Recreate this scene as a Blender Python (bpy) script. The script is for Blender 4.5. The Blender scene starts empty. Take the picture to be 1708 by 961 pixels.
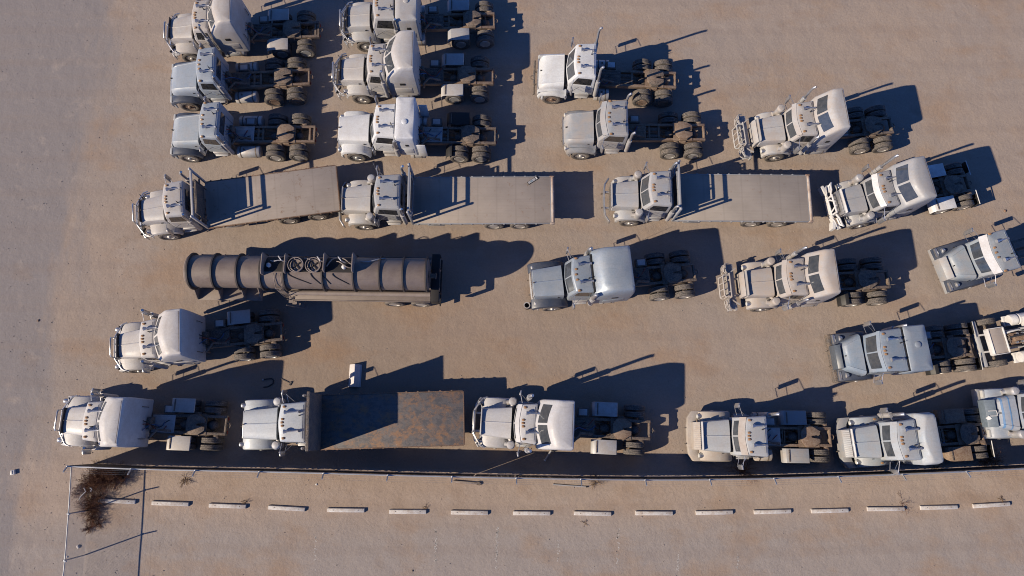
import bpy, bmesh, math, random
from math import sin, cos, pi, radians, sqrt, atan2
from mathutils import Vector, Matrix

random.seed(7)
scene = bpy.context.scene
COL = scene.collection

# ------------------------------------------------------------------ camera, sky, sun, exposure
FPX, W, HPX = 1180.0, 1708.0, 961.0
CAM_H, TILT = 36.0, radians(12.0)
SUN_EL, SUN_AZ = radians(30.0), radians(19.7)
cam_d = bpy.data.cameras.new("camera")
cam = bpy.data.objects.new("camera", cam_d)
COL.objects.link(cam)
cam_d.sensor_width = 36.0
cam_d.lens = FPX / W * 36.0
cam_d.clip_end = 2000
cam.location = (0, 0, CAM_H)
cam.rotation_euler = (TILT, 0, 0)
scene.camera = cam

world = bpy.data.worlds.new("World")
scene.world = world
world.use_nodes = True
wn = world.node_tree.nodes
wn.clear()
sky = wn.new("ShaderNodeTexSky")
sky.sky_type = 'NISHITA'
sky.sun_disc = False
sky.sun_elevation = SUN_EL
sky.sun_rotation = atan2(-cos(SUN_AZ), -sin(SUN_AZ)) % (2 * pi)
sky.altitude = 8000
sky.air_density = 1.0
sky.dust_density = 0.0
sky.ozone_density = 10.0
bg = wn.new("ShaderNodeBackground")
bg.inputs["Strength"].default_value = 0.15
wo = wn.new("ShaderNodeOutputWorld")
world.node_tree.links.new(sky.outputs[0], bg.inputs[0])
world.node_tree.links.new(bg.outputs[0], wo.inputs[0])

sun_d = bpy.data.lights.new("sun", 'SUN')
sun_d.energy = 5.0
sun_d.angle = radians(0.5)
sun_d.color = (1.0, 0.845, 0.64)
sun = bpy.data.objects.new("sun", sun_d)
COL.objects.link(sun)
sd = Vector((cos(SUN_EL) * cos(SUN_AZ), cos(SUN_EL) * sin(SUN_AZ), -sin(SUN_EL)))
sun.rotation_euler = sd.to_track_quat('-Z', 'Y').to_euler()
sun.location = (-30, -10, 40)

scene.view_settings.view_transform = 'Standard'
scene.view_settings.look = 'None'
scene.view_settings.exposure = 0.28
scene.view_settings.gamma = 1.0
scene.view_settings.use_curve_mapping = False
scene.render.engine = 'CYCLES'
scene.cycles.max_bounces = 5
scene.cycles.diffuse_bounces = 1
scene.cycles.use_denoising = True
scene.cycles.pixel_filter_type = 'BLACKMAN_HARRIS'
scene.cycles.filter_width = 1.0

def G(px, py, h=0.0):
    """a point of the yard at height h, from its place in the survey picture"""
    dx = (px - W / 2) / FPX
    dy = -(py - HPX / 2) / FPX
    y = dy * cos(TILT) + sin(TILT)
    z = dy * sin(TILT) - cos(TILT)
    s = (h - CAM_H) / z
    return Vector((dx * s, y * s, h))

def proj(p):
    x, y, z = p[0], p[1], p[2] - CAM_H
    yc = y * cos(TILT) + z * sin(TILT)
    zc = -y * sin(TILT) + z * cos(TILT)
    return (W / 2 + FPX * x / -zc, HPX / 2 - FPX * yc / -zc)

# ------------------------------------------------------------------ materials
MATS = {}
def nodes_of(name):
    m = bpy.data.materials.new(name)
    m.use_nodes = True
    nt = m.node_tree
    b = nt.nodes["Principled BSDF"]
    return m, nt, b

def N(nt, t, **kw):
    n = nt.nodes.new(t)
    for k, v in kw.items():
        if k in n.inputs.keys() if isinstance(k, str) else False:
            n.inputs[k].default_value = v
        else:
            setattr(n, k, v)
    return n

def mixc(nt, fac, a, b, blend='MIX'):
    n = nt.nodes.new("ShaderNodeMix")
    n.data_type = 'RGBA'
    n.blend_type = blend
    L = nt.links.new
    for sock, val in ((n.inputs[0], fac), (n.inputs[6], a), (n.inputs[7], b)):
        if hasattr(val, "is_linked"):
            L(val, sock)
        elif isinstance(val, (int, float)):
            sock.default_value = val
        else:
            sock.default_value = (*val, 1) if len(val) == 3 else val
    return n.outputs[2]

def noise(nt, vec, scale, detail=4, rough=0.55):
    n = nt.nodes.new("ShaderNodeTexNoise")
    n.inputs["Scale"].default_value = scale
    n.inputs["Detail"].default_value = detail
    n.inputs["Roughness"].default_value = rough
    nt.links.new(vec, n.inputs["Vector"])
    return n.outputs["Fac"]

def ramp(nt, fac, stops):
    n = nt.nodes.new("ShaderNodeValToRGB")
    e = n.color_ramp.elements
    while len(e) < len(stops):
        e.new(0.5)
    for el, (p, c) in zip(e, stops):
        el.position = p
        el.color = (c, c, c, 1) if isinstance(c, (int, float)) else (*c, 1)
    nt.links.new(fac, n.inputs[0])
    return n.outputs[0]

def vmul(nt, vec, s):
    n = nt.nodes.new("ShaderNodeVectorMath")
    n.operation = 'MULTIPLY'
    n.inputs[1].default_value = s
    nt.links.new(vec, n.inputs[0])
    return n.outputs[0]

def maths(nt, op, a, b=None):
    n = nt.nodes.new("ShaderNodeMath")
    n.operation = op
    for i, v in enumerate((a, b)):
        if v is None:
            continue
        if hasattr(v, "is_linked"):
            nt.links.new(v, n.inputs[i])
        else:
            n.inputs[i].default_value = v
    return n.outputs[0]

def pos_of(nt):
    return nt.nodes.new("ShaderNodeNewGeometry").outputs["Position"]

DUST = (0.37, 0.315, 0.275)
def paint(name, col, dust=0.25, rough=0.36, metal=0.0, dustc=DUST):
    """weathered paint: blotchy fading, fine dust, a few chips"""
    if name in MATS:
        return MATS[name]
    if col[2] <= col[0] + .015:
        col = (col[0], col[1] * 1.065, col[2] * 1.16)
    m, nt, b = nodes_of(name)
    p = pos_of(nt)
    big = noise(nt, p, 1.9, 7, 0.66)
    fine = noise(nt, p, 14, 4, 0.6)
    dk = tuple(c * 0.86 for c in col)
    c1 = mixc(nt, ramp(nt, fine, ((0.35, 0), (0.7, 1))), col, dk)
    f = ramp(nt, big, ((0.36, dust * 0.35), (0.66, min(1, dust * 2.2))))
    c2 = mixc(nt, f, c1, dustc)
    spk = noise(nt, p, 45, 2, 0.5)
    c3 = mixc(nt, ramp(nt, spk, ((0.66, 0), (0.74, 0.45))), c2, tuple(c * 0.6 for c in col))
    strk = noise(nt, vmul(nt, p, (0.9, 7.0, 2.0)), 1.4, 5, 0.62)
    c3 = mixc(nt, ramp(nt, strk, ((0.56, 0), (0.74, 0.30))), c3, tuple(c * 0.55 for c in col))
    wash = noise(nt, vmul(nt, p, (3.0, 3.0, 0.8)), 0.9, 6, 0.6)
    c3 = mixc(nt, ramp(nt, wash, ((0.60, 0), (0.70, 0.22))), c3, tuple(min(1, c * 1.22) for c in col))
    nt.links.new(c3, b.inputs["Base Color"])
    rr = ramp(nt, big, ((0.3, rough), (0.7, min(1, rough + 0.28))))
    nt.links.new(rr, b.inputs["Roughness"])
    b.inputs["Metallic"].default_value = metal
    bump = nt.nodes.new("ShaderNodeBump")
    bump.inputs["Strength"].default_value = 0.12
    bump.inputs["Distance"].default_value = 0.02
    nt.links.new(noise(nt, p, 2.2, 3), bump.inputs["Height"])
    nt.links.new(bump.outputs[0], b.inputs["Normal"])
    MATS[name] = m
    return m

def rusty(name, col, rust=(0.16, 0.075, 0.035), amt=0.5, rough=0.8, scale=3.0, metal=0.0, chips=None):
    if name in MATS:
        return MATS[name]
    m, nt, b = nodes_of(name)
    p = pos_of(nt)
    f = ramp(nt, noise(nt, p, scale, 7, 0.68), ((0.5 - amt * 0.3, 0), (0.72 - amt * 0.25, 1)))
    c = mixc(nt, f, col, rust)
    c = mixc(nt, ramp(nt, noise(nt, p, 22, 3), ((0.4, 0), (0.75, 0.5))), c, DUST)
    if chips:
        c = mixc(nt, ramp(nt, noise(nt, p, 6.5, 6, 0.7), ((0.66, 0), (0.7, 1))), c, chips)
    nt.links.new(c, b.inputs["Base Color"])
    b.inputs["Roughness"].default_value = rough
    b.inputs["Metallic"].default_value = metal
    MATS[name] = m
    return m

def plain(name, col, rough=0.6, metal=0.0, var=0.3, scale=9):
    if name in MATS:
        return MATS[name]
    m, nt, b = nodes_of(name)
    p = pos_of(nt)
    c = mixc(nt, ramp(nt, noise(nt, p, scale, 5, 0.6), ((0.3, 0), (0.75, 1))), col, tuple(x * (1 - var) for x in col))
    nt.links.new(c, b.inputs["Base Color"])
    b.inputs["Roughness"].default_value = rough
    b.inputs["Metallic"].default_value = metal
    MATS[name] = m
    return m

TYRE = rusty("tyre_rubber", (0.050, 0.050, 0.054), (0.115, 0.10, 0.09), 0.3, 0.9, 4)
RIM = paint("dusty_rim", (0.55, 0.53, 0.50), 0.3, 0.35, 0.5)
HUB = rusty("rusty_hub", (0.25, 0.2, 0.17), (0.13, 0.07, 0.04), 0.6)
FRAME = rusty("dusty_chassis", (0.075, 0.063, 0.056), (0.20, 0.14, 0.10), 0.35)
FRAME_TAN = rusty("tan_chassis", (0.24, 0.175, 0.125), (0.15, 0.09, 0.06), 0.4)
BLACK = plain("black_plastic", (0.02, 0.02, 0.022), 0.55)
DARKM = rusty("dark_metal", (0.05, 0.05, 0.055), (0.15, 0.11, 0.08), 0.35)
CHROME = paint("dull_chrome", (0.62, 0.61, 0.60), 0.25, 0.28, 0.85)
ALU = paint("dusty_aluminium", (0.55, 0.54, 0.53), 0.35, 0.45, 0.4)
WHITE = paint("white_enamel", (0.72, 0.69, 0.66), 0.2, 0.4)
AMBER = plain("amber_lens", (0.36, 0.21, 0.11), 0.4)
LAMP = plain("headlight_lens", (0.62, 0.62, 0.60), 0.15, 0.2, 0.1)
HOSE = plain("rubber_hose", (0.03, 0.03, 0.035), 0.6)
HOSE_B = plain("blue_hose", (0.05, 0.12, 0.3), 0.5)
HOSE_R = plain("red_hose", (0.25, 0.05, 0.03), 0.5)
SEAT = plain("seat_fabric", (0.12, 0.10, 0.09), 0.9)
def glass_mat(name, col, rough):
    m, nt, b = nodes_of(name)
    p = pos_of(nt)
    c = mixc(nt, ramp(nt, noise(nt, p, 5, 5, 0.6), ((0.35, 0.02), (0.8, 0.24))), col, (0.2, 0.19, 0.18))
    nt.links.new(c, b.inputs["Base Color"])
    b.inputs["Roughness"].default_value = rough
    b.inputs["Specular IOR Level"].default_value = 0.6
    return m
GLASS_D = glass_mat("dark_side_glass", (0.015, 0.016, 0.02), 0.1)
GLASS = glass_mat("dusty_glass", (0.034, 0.042, 0.055), 0.12)

# ------------------------------------------------------------------ mesh builder
class MB:
    def __init__(s):
        s.v, s.f = [], []
    def add(s, vs, fs):
        o = len(s.v)
        s.v += [tuple(v) for v in vs]
        s.f += [tuple(i + o for i in f) for f in fs]
        return s
    def box(s, x0, x1, y0, y1, z0, z1):
        vs = [(x, y, z) for z in (z0, z1) for y in (y0, y1) for x in (x0, x1)]
        return s.add(vs, [(0, 2, 3, 1), (4, 5, 7, 6), (0, 1, 5, 4), (2, 6, 7, 3), (0, 4, 6, 2), (1, 3, 7, 5)])
    def obox(s, c, size, rz=0, ry=0, rx=0):
        M = Matrix.Translation(c) @ Matrix.Rotation(rz, 4, 'Z') @ Matrix.Rotation(ry, 4, 'Y') @ Matrix.Rotation(rx, 4, 'X')
        a, b_, c_ = size[0] / 2, size[1] / 2, size[2] / 2
        vs = [M @ Vector((x, y, z)) for z in (-c_, c_) for y in (-b_, b_) for x in (-a, a)]
        return s.add(vs, [(0, 2, 3, 1), (4, 5, 7, 6), (0, 1, 5, 4), (2, 6, 7, 3), (0, 4, 6, 2), (1, 3, 7, 5)])
    def loft(s, rings, closed=True, cap0=True, cap1=True):
        n = len(rings[0])
        vs = [p for r in rings for p in r]
        fs = []
        for k in range(len(rings) - 1):
            for i in range(n if closed else n - 1):
                j = (i + 1) % n
                fs.append((k * n + i, k * n + j, (k + 1) * n + j, (k + 1) * n + i))
        if cap0: fs.append(tuple(range(n))[::-1])
        if cap1: fs.append(tuple(range((len(rings) - 1) * n, len(rings) * n)))
        return s.add(vs, fs)
    def tube(s, path, r, n=8, caps=True):
        P = [Vector(p) for p in path]
        rs = r if isinstance(r, (list, tuple)) else [r] * len(P)
        t = (P[1] - P[0]).normalized()
        up = Vector((0, 0, 1)) if abs(t.z) < 0.9 else Vector((1, 0, 0))
        a = t.cross(up).normalized()
        rings = []
        for i, p in enumerate(P):
            if i == 0: d = P[1] - P[0]
            elif i == len(P) - 1: d = P[-1] - P[-2]
            else: d = (P[i + 1] - P[i]).normalized() + (P[i] - P[i - 1]).normalized()
            if d.length < 1e-9: d = t
            d.normalize()
            a = (a - d * a.dot(d))
            if a.length < 1e-6: a = d.orthogonal()
            a.normalize()
            b = d.cross(a)
            rings.append([p + (a * cos(2 * pi * k / n) + b * sin(2 * pi * k / n)) * rs[i] for k in range(n)])
        return s.loft(rings, True, caps, caps)
    def lathe(s, prof, c, axis='y', n=24, close=False):
        """prof: (r, t) along the axis"""
        rings = []
        for r, t in prof:
            ring = []
            for k in range(n):
                a = 2 * pi * k / n
                u, w = r * cos(a), r * sin(a)
                ring.append({'y': (c[0] + u, c[1] + t, c[2] + w), 'x': (c[0] + t, c[1] + u, c[2] + w),
                             'z': (c[0] + u, c[1] + w, c[2] + t)}[axis])
            rings.append(ring)
        if close: rings.append(rings[0])
        return s.loft(rings, True, not close, not close)
    def prism(s, poly, z0, z1):
        n = len(poly)
        vs = [(x, y, z0) for x, y in poly] + [(x, y, z1) for x, y in poly]
        fs = [tuple(range(n))[::-1], tuple(range(n, 2 * n))]
        fs += [(i, (i + 1) % n, n + (i + 1) % n, n + i) for i in range(n)]
        return s.add(vs, fs)
    def prism_y(s, poly, y0, y1):
        n = len(poly)
        vs = [(x, y0, z) for x, z in poly] + [(x, y1, z) for x, z in poly]
        fs = [tuple(range(n))[::-1], tuple(range(n, 2 * n))]
        fs += [(i, (i + 1) % n, n + (i + 1) % n, n + i) for i in range(n)]
        return s.add(vs, fs)
    def mesh(s, name, mat, bevel=0.0, smooth=40, seg=2):
        me = bpy.data.meshes.new(name)
        bm = bmesh.new()
        vv = [bm.verts.new(v) for v in s.v]
        for f in s.f:
            try: bm.faces.new([vv[i] for i in f])
            except ValueError: pass
        bmesh.ops.remove_doubles(bm, verts=bm.verts, dist=1e-5)
        bmesh.ops.recalc_face_normals(bm, faces=bm.faces)
        if bevel > 0:
            es = [e for e in bm.edges if len(e.link_faces) == 2 and e.calc_face_angle(0) > radians(30)]
            if es:
                bmesh.ops.bevel(bm, geom=es, offset=bevel, segments=seg, profile=0.5, affect='EDGES', clamp_overlap=True)
        bm.to_mesh(me)
        bm.free()
        me.materials.append(mat)
        if smooth:
            for p in me.polygons: p.use_smooth = True
            me.set_sharp_from_angle(angle=radians(smooth))
        return me
    def build(s, name, mat, parent=None, bevel=0.0, smooth=40, seg=2):
        return link(name, s.mesh(name, mat, bevel, smooth, seg), parent)

def link(name, me, parent=None, loc=None):
    o = bpy.data.objects.new(name, me)
    COL.objects.link(o)
    if parent is not None: o.parent = parent
    if loc is not None: o.location = loc
    return o

def thing(name, label, cat, loc=(0, 0, 0), rz=0, group=None):
    o = bpy.data.objects.new(name, None)
    COL.objects.link(o)
    o.empty_display_size = 0.3
    o.location = loc
    o.rotation_euler = (0, 0, rz)
    o["label"], o["category"] = label, cat
    if group: o["group"] = group
    return o

def tag(o, label, cat, group=None):
    o["label"], o["category"] = label, cat
    if group: o["group"] = group
    return o

def kind(o, k):
    o["kind"] = k
    return o

# ------------------------------------------------------------------ the ground
def gx(px, py): return G(px, py).x
def ground_material():
    m, nt, b = nodes_of("sandy_gravel")
    L = nt.links.new
    p = pos_of(nt)
    sep = nt.nodes.new("ShaderNodeSeparateXYZ"); L(p, sep.inputs[0])
    X, Y = sep.outputs[0], sep.outputs[1]
    warm, cool = (0.385, 0.295, 0.235), (0.345, 0.28, 0.24)
    big = noise(nt, p, 0.11, 6, 0.6)
    c = mixc(nt, ramp(nt, big, ((0.36, 0), (0.64, 1))), warm, cool)
    # drifted sand by the wheel stops, paler and warmer
    yst = G(854, 815).y
    band = ramp(nt, maths(nt, 'ABSOLUTE', maths(nt, 'SUBTRACT', Y, yst)), ((0.0, 1), (0.55, 0.85), (1.0, 0)))
    bandn = nt.nodes.new("ShaderNodeMapRange")
    bandn.inputs[1].default_value = 0.9; bandn.inputs[2].default_value = 2.6
    bandn.inputs[3].default_value = 1; bandn.inputs[4].default_value = 0
    L(maths(nt, 'ABSOLUTE', maths(nt, 'ADD', maths(nt, 'SUBTRACT', Y, yst), maths(nt, 'MULTIPLY', maths(nt, 'SUBTRACT', noise(nt, p, 0.6, 4), 0.5), 1.6))), bandn.inputs[0])
    c = mixc(nt, maths(nt, 'MULTIPLY', bandn.outputs[0], 0.75), c, (0.43, 0.325, 0.255))
    # grey hard surface of the parking row below the stops
    low = nt.nodes.new("ShaderNodeMapRange")
    low.inputs[1].default_value = G(854, 868).y + 0.6; low.inputs[2].default_value = G(854, 868).y - 0.9
    L(maths(nt, 'ADD', Y, maths(nt, 'MULTIPLY', maths(nt, 'SUBTRACT', noise(nt, p, 0.5, 4), 0.5), 1.4)), low.inputs[0])
    c = mixc(nt, maths(nt, 'MULTIPLY', low.outputs[0], 0.7), c, (0.35, 0.30, 0.272))
    # grey gravel track on the left
    edge_x0, edge_y0 = G(190, 30)[:2]
    edge_x1, edge_y1 = G(30, 900)[:2]
    slope = (edge_x1 - edge_x0) / (edge_y1 - edge_y0)
    ex = maths(nt, 'SUBTRACT', maths(nt, 'SUBTRACT', X, edge_x0), maths(nt, 'MULTIPLY', maths(nt, 'SUBTRACT', Y, edge_y0), slope))
    stretch = vmul(nt, p, (1.0, 0.22, 1.0))
    ex = maths(nt, 'ADD', ex, maths(nt, 'MULTIPLY', maths(nt, 'SUBTRACT', noise(nt, stretch, 0.8, 6, 0.65), 0.5), 7.0))
    trk = nt.nodes.new("ShaderNodeMapRange")
    trk.inputs[1].default_value = 0.9; trk.inputs[2].default_value = -1.1
    L(ex, trk.inputs[0])
    c = mixc(nt, maths(nt, 'MULTIPLY', trk.outputs[0], 0.92), c, (0.268, 0.236, 0.228))
    # wheel ruts: long faint streaks
    st = noise(nt, vmul(nt, p, (0.12, 1.6, 1)), 1.0, 5, 0.6)
    c = mixc(nt, ramp(nt, st, ((0.52, 0), (0.75, 0.3))), c, (0.31, 0.24, 0.195))
    # dark oily patches
    oil = noise(nt, p, 0.42, 4, 0.55)
    c = mixc(nt, ramp(nt, oil, ((0.63, 0), (0.76, 0.5))), c, (0.25, 0.175, 0.13))
    pale = noise(nt, vmul(nt, p, (1, 1, 1)), 0.85, 5, 0.6)
    c = mixc(nt, ramp(nt, pale, ((0.58, 0), (0.72, 0.55))), c, (0.43, 0.35, 0.295))
    warmn = noise(nt, vmul(nt, p, (.8, 1.3, 1)), .30, 6, .62)
    c = mixc(nt, maths(nt, 'MULTIPLY', ramp(nt, warmn, ((.50, 0), (.66, .75))), maths(nt, 'SUBTRACT', 1.0, trk.outputs[0])), c, (.36, .245, .17))
    drip = noise(nt, p, 1.9, 5, .7)
    c = mixc(nt, ramp(nt, drip, ((.66, 0), (.76, .5))), c, (.235, .155, .11))
    # grains
    g1 = noise(nt, p, 9, 6, 0.75)
    c = mixc(nt, ramp(nt, g1, ((0.3, 0.38), (0.55, 0))), c, (0.24, 0.185, 0.15))
    g2 = noise(nt, p, 26, 3, 0.7)
    c = mixc(nt, ramp(nt, g2, ((0.55, 0), (0.8, 0.4))), c, (0.48, 0.40, 0.34))
    c = mixc(nt, ramp(nt, noise(nt, p, 17, 2, 0.5), ((0.72, 0), (0.80, 0.22))), c, (0.2, 0.16, 0.14))
    c = mixc(nt, 1.0, c, (0.93, 0.985, 1.045), 'MULTIPLY')
    cg = G(640, 600)
    dv = nt.nodes.new("ShaderNodeVectorMath"); dv.operation = 'SUBTRACT'; dv.inputs[1].default_value = (cg.x, cg.y, 0); L(p, dv.inputs[0])
    ln_ = nt.nodes.new("ShaderNodeVectorMath"); ln_.operation = 'LENGTH'; L(vmul(nt, dv.outputs[0], (.62, 1.25, 0)), ln_.inputs[0])
    mr = nt.nodes.new("ShaderNodeMapRange"); mr.inputs[1].default_value = 3.0; mr.inputs[2].default_value = 11.5; mr.inputs[3].default_value = 1; mr.inputs[4].default_value = 0
    L(maths(nt, 'ADD', ln_.outputs["Value"], maths(nt, 'MULTIPLY', maths(nt, 'SUBTRACT', noise(nt, p, .22, 5), .5), 7.0)), mr.inputs[0])
    c = mixc(nt, mr.outputs[0], c, mixc(nt, 1.0, c, (.90, .85, .79), 'MULTIPLY'))
    # packed wheel lanes, sweeping along the rows
    lane = nt.nodes.new("ShaderNodeTexWave"); lane.wave_type = 'BANDS'; lane.bands_direction = 'Y'
    lane.inputs["Scale"].default_value = .16; lane.inputs["Distortion"].default_value = 5.5; lane.inputs["Detail"].default_value = 3; lane.inputs["Detail Scale"].default_value = .35
    L(vmul(nt, p, (.35, 1, 1)), lane.inputs["Vector"])
    c = mixc(nt, ramp(nt, lane.outputs["Fac"], ((.80, 0), (.97, .16))), c, (.25, .20, .175))
    L(c, b.inputs["Base Color"])
    b.inputs["Roughness"].default_value = 0.95
    b.inputs["Specular IOR Level"].default_value = 0.15
    h = maths(nt, 'ADD', maths(nt, 'MULTIPLY', noise(nt, p, 0.9, 4), 0.08), maths(nt, 'MULTIPLY', noise(nt, p, 6, 6, 0.7), 0.024))
    h = maths(nt, 'ADD', h, maths(nt, 'MULTIPLY', noise(nt, p, 22, 3, 0.7), 0.011))
    bump = nt.nodes.new("ShaderNodeBump")
    bump.inputs["Strength"].default_value = 0.7
    bump.inputs["Distance"].default_value = 1.0
    L(h, bump.inputs["Height"])
    L(bump.outputs[0], b.inputs["Normal"])
    return m

mb = MB()
R_ = 700
mb.add([(-R_, -R_, 0), (R_, -R_, 0), (R_, R_, 0), (-R_, R_, 0)], [(0, 1, 2, 3)])
kind(mb.build("ground", ground_material(), smooth=0), "structure")

# ------------------------------------------------------------------ shared truck meshes
def tyre_mesh(wd):
    R, r = 0.52, 0.29
    h = wd / 2
    prof = [(r, -h * 0.75), (r + .05, -h * .92), (R - .11, -h), (R - .035, -h * .92), (R - .004, -h * .76),
            (R, -h * .5), (R, -h * .36), (R - .018, -h * .33), (R - .018, -h * .2), (R, -h * .17), (R, h * .17),
            (R - .018, h * .2), (R - .018, h * .33), (R, h * .36), (R, h * .5), (R - .004, h * .76),
            (R - .035, h * .92), (R - .11, h), (r + .05, h * .92), (r, h * .75)]
    return MB().lathe(prof, (0, 0, 0), 'y', 32, close=True).mesh("tyre", TYRE)

TYRE_F = tyre_mesh(0.31)
TYRE_D = tyre_mesh(0.28)
def rim_mesh(front, s, dirty=False):
    """s: sign of the outer side in y"""
    m = MB()
    if front:
        prof = [(.292, .11), (.27, .125), (.24, .06), (.2, .035), (.15, .085), (.11, .10), (.09, .17), (.06, .19), (.0005, .19)]
    else:
        prof = [(.292, .12), (.272, .135), (.255, .02), (.245, -.10), (.16, -.105), (.14, -.05), (.13, .04), (.07, .055), (.0005, .055)]
    m.lathe([(r, t * s) for r, t in prof] + [(.0005, -.12 * s), (.28, -.12 * s)], (0, 0, 0), 'y', 28)
    rr = .17 if front else .2
    t0 = (.07 if front else -.10)
    for k in range(10):
        a = 2 * pi * k / 10
        m.tube([(rr * cos(a), s * (t0 - .02), rr * sin(a)), (rr * cos(a), s * (t0 + .045), rr * sin(a))], .018, 6)
    return m.mesh("rim", HUB if dirty else RIM)
RIMS = {(f, s, d): rim_mesh(f, s, d) for f in (True, False) for s in (-1, 1) for d in (False, True)}

def add_wheel(root, x, s, front, dirty=False, yo=None):
    y = (yo or (1.06 if front else 1.06)) * s
    w = link("wheel", RIMS[(front, s, dirty)], root, (x, y, .52))
    t = link("tyre", TYRE_F if front else TYRE_D, w)
    if not front:
        t2 = link("tyre", TYRE_D, w)
        t2.location = (0, -s * .335, 0)

def marker_mesh():
    m = MB()
    rings = []
    for x, w, h in ((0, .035, .005), (.015, .055, .055), (.07, .06, .08), (.14, .05, .06), (.19, .02, .005)):
        rings.append([(x, -w, 0), (x, -w * .8, h * .7), (x, 0, h), (x, w * .8, h * .7), (x, w, 0)])
    m.loft(rings)
    return m.mesh("marker_light", AMBER)
MARKER = marker_mesh()
def horn_mesh():
    m = MB()
    m.tube([(-.05, 0, .15), (.02, 0, .15), (.13, 0, .15), (.50, 0, .14), (.60, 0, .13)], [.10, .085, .04, .024, .045], 12)
    m.box(.0, .06, -.02, .02, 0, .12)
    m.obox((.57, 0, .06), (.12, .11, .13))
    return m.mesh("air_horn", CHROME)
HORN = horn_mesh()
def fifth_mesh():
    m = MB()
    poly = [(-.42, -.22), (-.25, -.45), (.2, -.46), (.48, -.28), (.48, -.1), (.12, -.045), (.05, 0), (.12, .045), (.48, .1),
            (.48, .28), (.2, .46), (-.25, .45), (-.42, .22)]
    m.prism(poly, 1.14, 1.20)
    m.box(-.2, .2, -.5, -.38, .98, 1.14)
    m.box(-.2, .2, .38, .5, .98, 1.14)
    return m
def fifth(root, x, mat):
    m = fifth_mesh()
    m.v = [(a + x, b, c) for a, b, c in m.v]
    m.build("fifth_wheel", mat, root, bevel=.012)

def ring(xf, xr, w, z, bulge=0.0, rc=.12, rr=.10, wf=None):
    wf = wf or w
    pts = []
    nf = 9
    for i in range(nf):
        y = -(wf - rc) + 2 * (wf - rc) * i / (nf - 1)
        pts.append((xf + bulge * (abs(y) / wf) ** 1.5, y, z))
    xe = pts[-1][0]
    for a in (30, 60):
        pts.append((xe + rc * (1 - cos(radians(a))), wf - rc + rc * sin(radians(a)), z))
    xs = xe + rc
    for i in range(4):
        t = i / 3
        pts.append((xs + (xr - rr - xs) * t, wf + (w - wf) * t, z))
    for a in (30, 60):
        pts.append((xr - rr + rr * sin(radians(a)), w - rr + rr * cos(radians(a)), z))
    for y in (w - rr, 0, -(w - rr)):
        pts.append((xr, y, z))
    for a in (60, 30):
        pts.append((xr - rr + rr * sin(radians(a)), -(w - rr + rr * cos(radians(a))), z))
    for i in range(4):
        t = 1 - i / 3
        pts.append((xs + (xr - rr - xs) * t, -(wf + (w - wf) * t), z))
    for a in (60, 30):
        pts.append((xe + rc * (1 - cos(radians(a))), -(wf - rc + rc * sin(radians(a))), z))
    return pts

def patch(rings, k0, k1, i0, i1, t0=0.0, t1=1.0, off=.006, thick=.03, nu=8, nv=4):
    """a plate lying on the lofted surface between ring k0 and k1, indices i0..i1"""
    n = len(rings[0])
    def P(u, v):
        fi = i0 + (i1 - i0) * u
        a = int(math.floor(fi)); fr = fi - a
        fk = k0 + t0 + (k1 - k0 - t0 - (1 - t1)) * v if k1 - k0 > 1 else k0 + t0 + (t1 - t0) * v
        k = min(int(math.floor(fk)), len(rings) - 2); fv = fk - k
        def at(kk, ii): return Vector(rings[kk][ii % n])
        lo = at(k, a).lerp(at(k, a + 1), fr)
        hi = at(k + 1, a).lerp(at(k + 1, a + 1), fr)
        return lo.lerp(hi, fv)
    cen = sum((Vector(p) for p in rings[k0]), Vector()) / n
    m = MB()
    g = [[P(i / nu, j / nv) for i in range(nu + 1)] for j in range(nv + 1)]
    outer, inner = [], []
    for j in range(nv + 1):
        for i in range(nu + 1):
            du = g[j][min(i + 1, nu)] - g[j][max(i - 1, 0)]
            dv = g[min(j + 1, nv)][i] - g[max(j - 1, 0)][i]
            nn = du.cross(dv)
            nn.normalize()
            if nn.dot(g[j][i] - cen) < 0: nn = -nn
            outer.append(g[j][i] + nn * off)
            inner.append(g[j][i] + nn * (off - thick))
    nx = nu + 1
    fs = []
    M = len(outer)
    for j in range(nv):
        for i in range(nu):
            a = j * nx + i
            fs.append((a, a + 1, a + nx + 1, a + nx))
            fs.append((M + a, M + a + nx, M + a + nx + 1, M + a + 1))
    def side(seq):
        for a, b_ in zip(seq, seq[1:]): fs.append((a, b_, M + b_, M + a))
    side([i for i in range(nx)]); side([nv * nx + i for i in range(nx)])
    side([j * nx for j in range(nv + 1)]); side([j * nx + nu for j in range(nv + 1)])
    m.add(outer + inner, fs)
    return m

# ------------------------------------------------------------------ the truck
class Truck:
    """all lengths in metres, x runs from the nose (0) to the rear"""
    def __init__(s, d):
        s.d = d
        f, r = d['front'], d['rear']
        F = G(*f); Rr = G(*r)
        F.z = Rr.z = 0
        s.F = F
        s.u = (Rr - F).normalized()
        s.rz = atan2(s.u.y, s.u.x)
        s.root = thing(d['name'], d['label'], d.get('cat', 'truck'), F, s.rz, d.get('group', 'worn trucks parked in the yard'))
    def X(s, px, h):
        lo, hi = -6.0, 22.0
        for _ in range(50):
            mid = (lo + hi) / 2
            p = s.F + s.u * mid
            if proj((p.x, p.y, h))[0] < px: lo = mid
            else: hi = mid
        return lo

def half_hood(w, zt, zb, crease=.03):
    h = [(w, zb), (w, zt - .32), (w - .012, zt - .17), (w - .05, zt - .08), (w - .15, zt - .025), (w * .5, zt), (.035, zt + .008), (0, zt + .008 + crease)]
    return h + [(-y, z) for y, z in h[-2::-1]]

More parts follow.
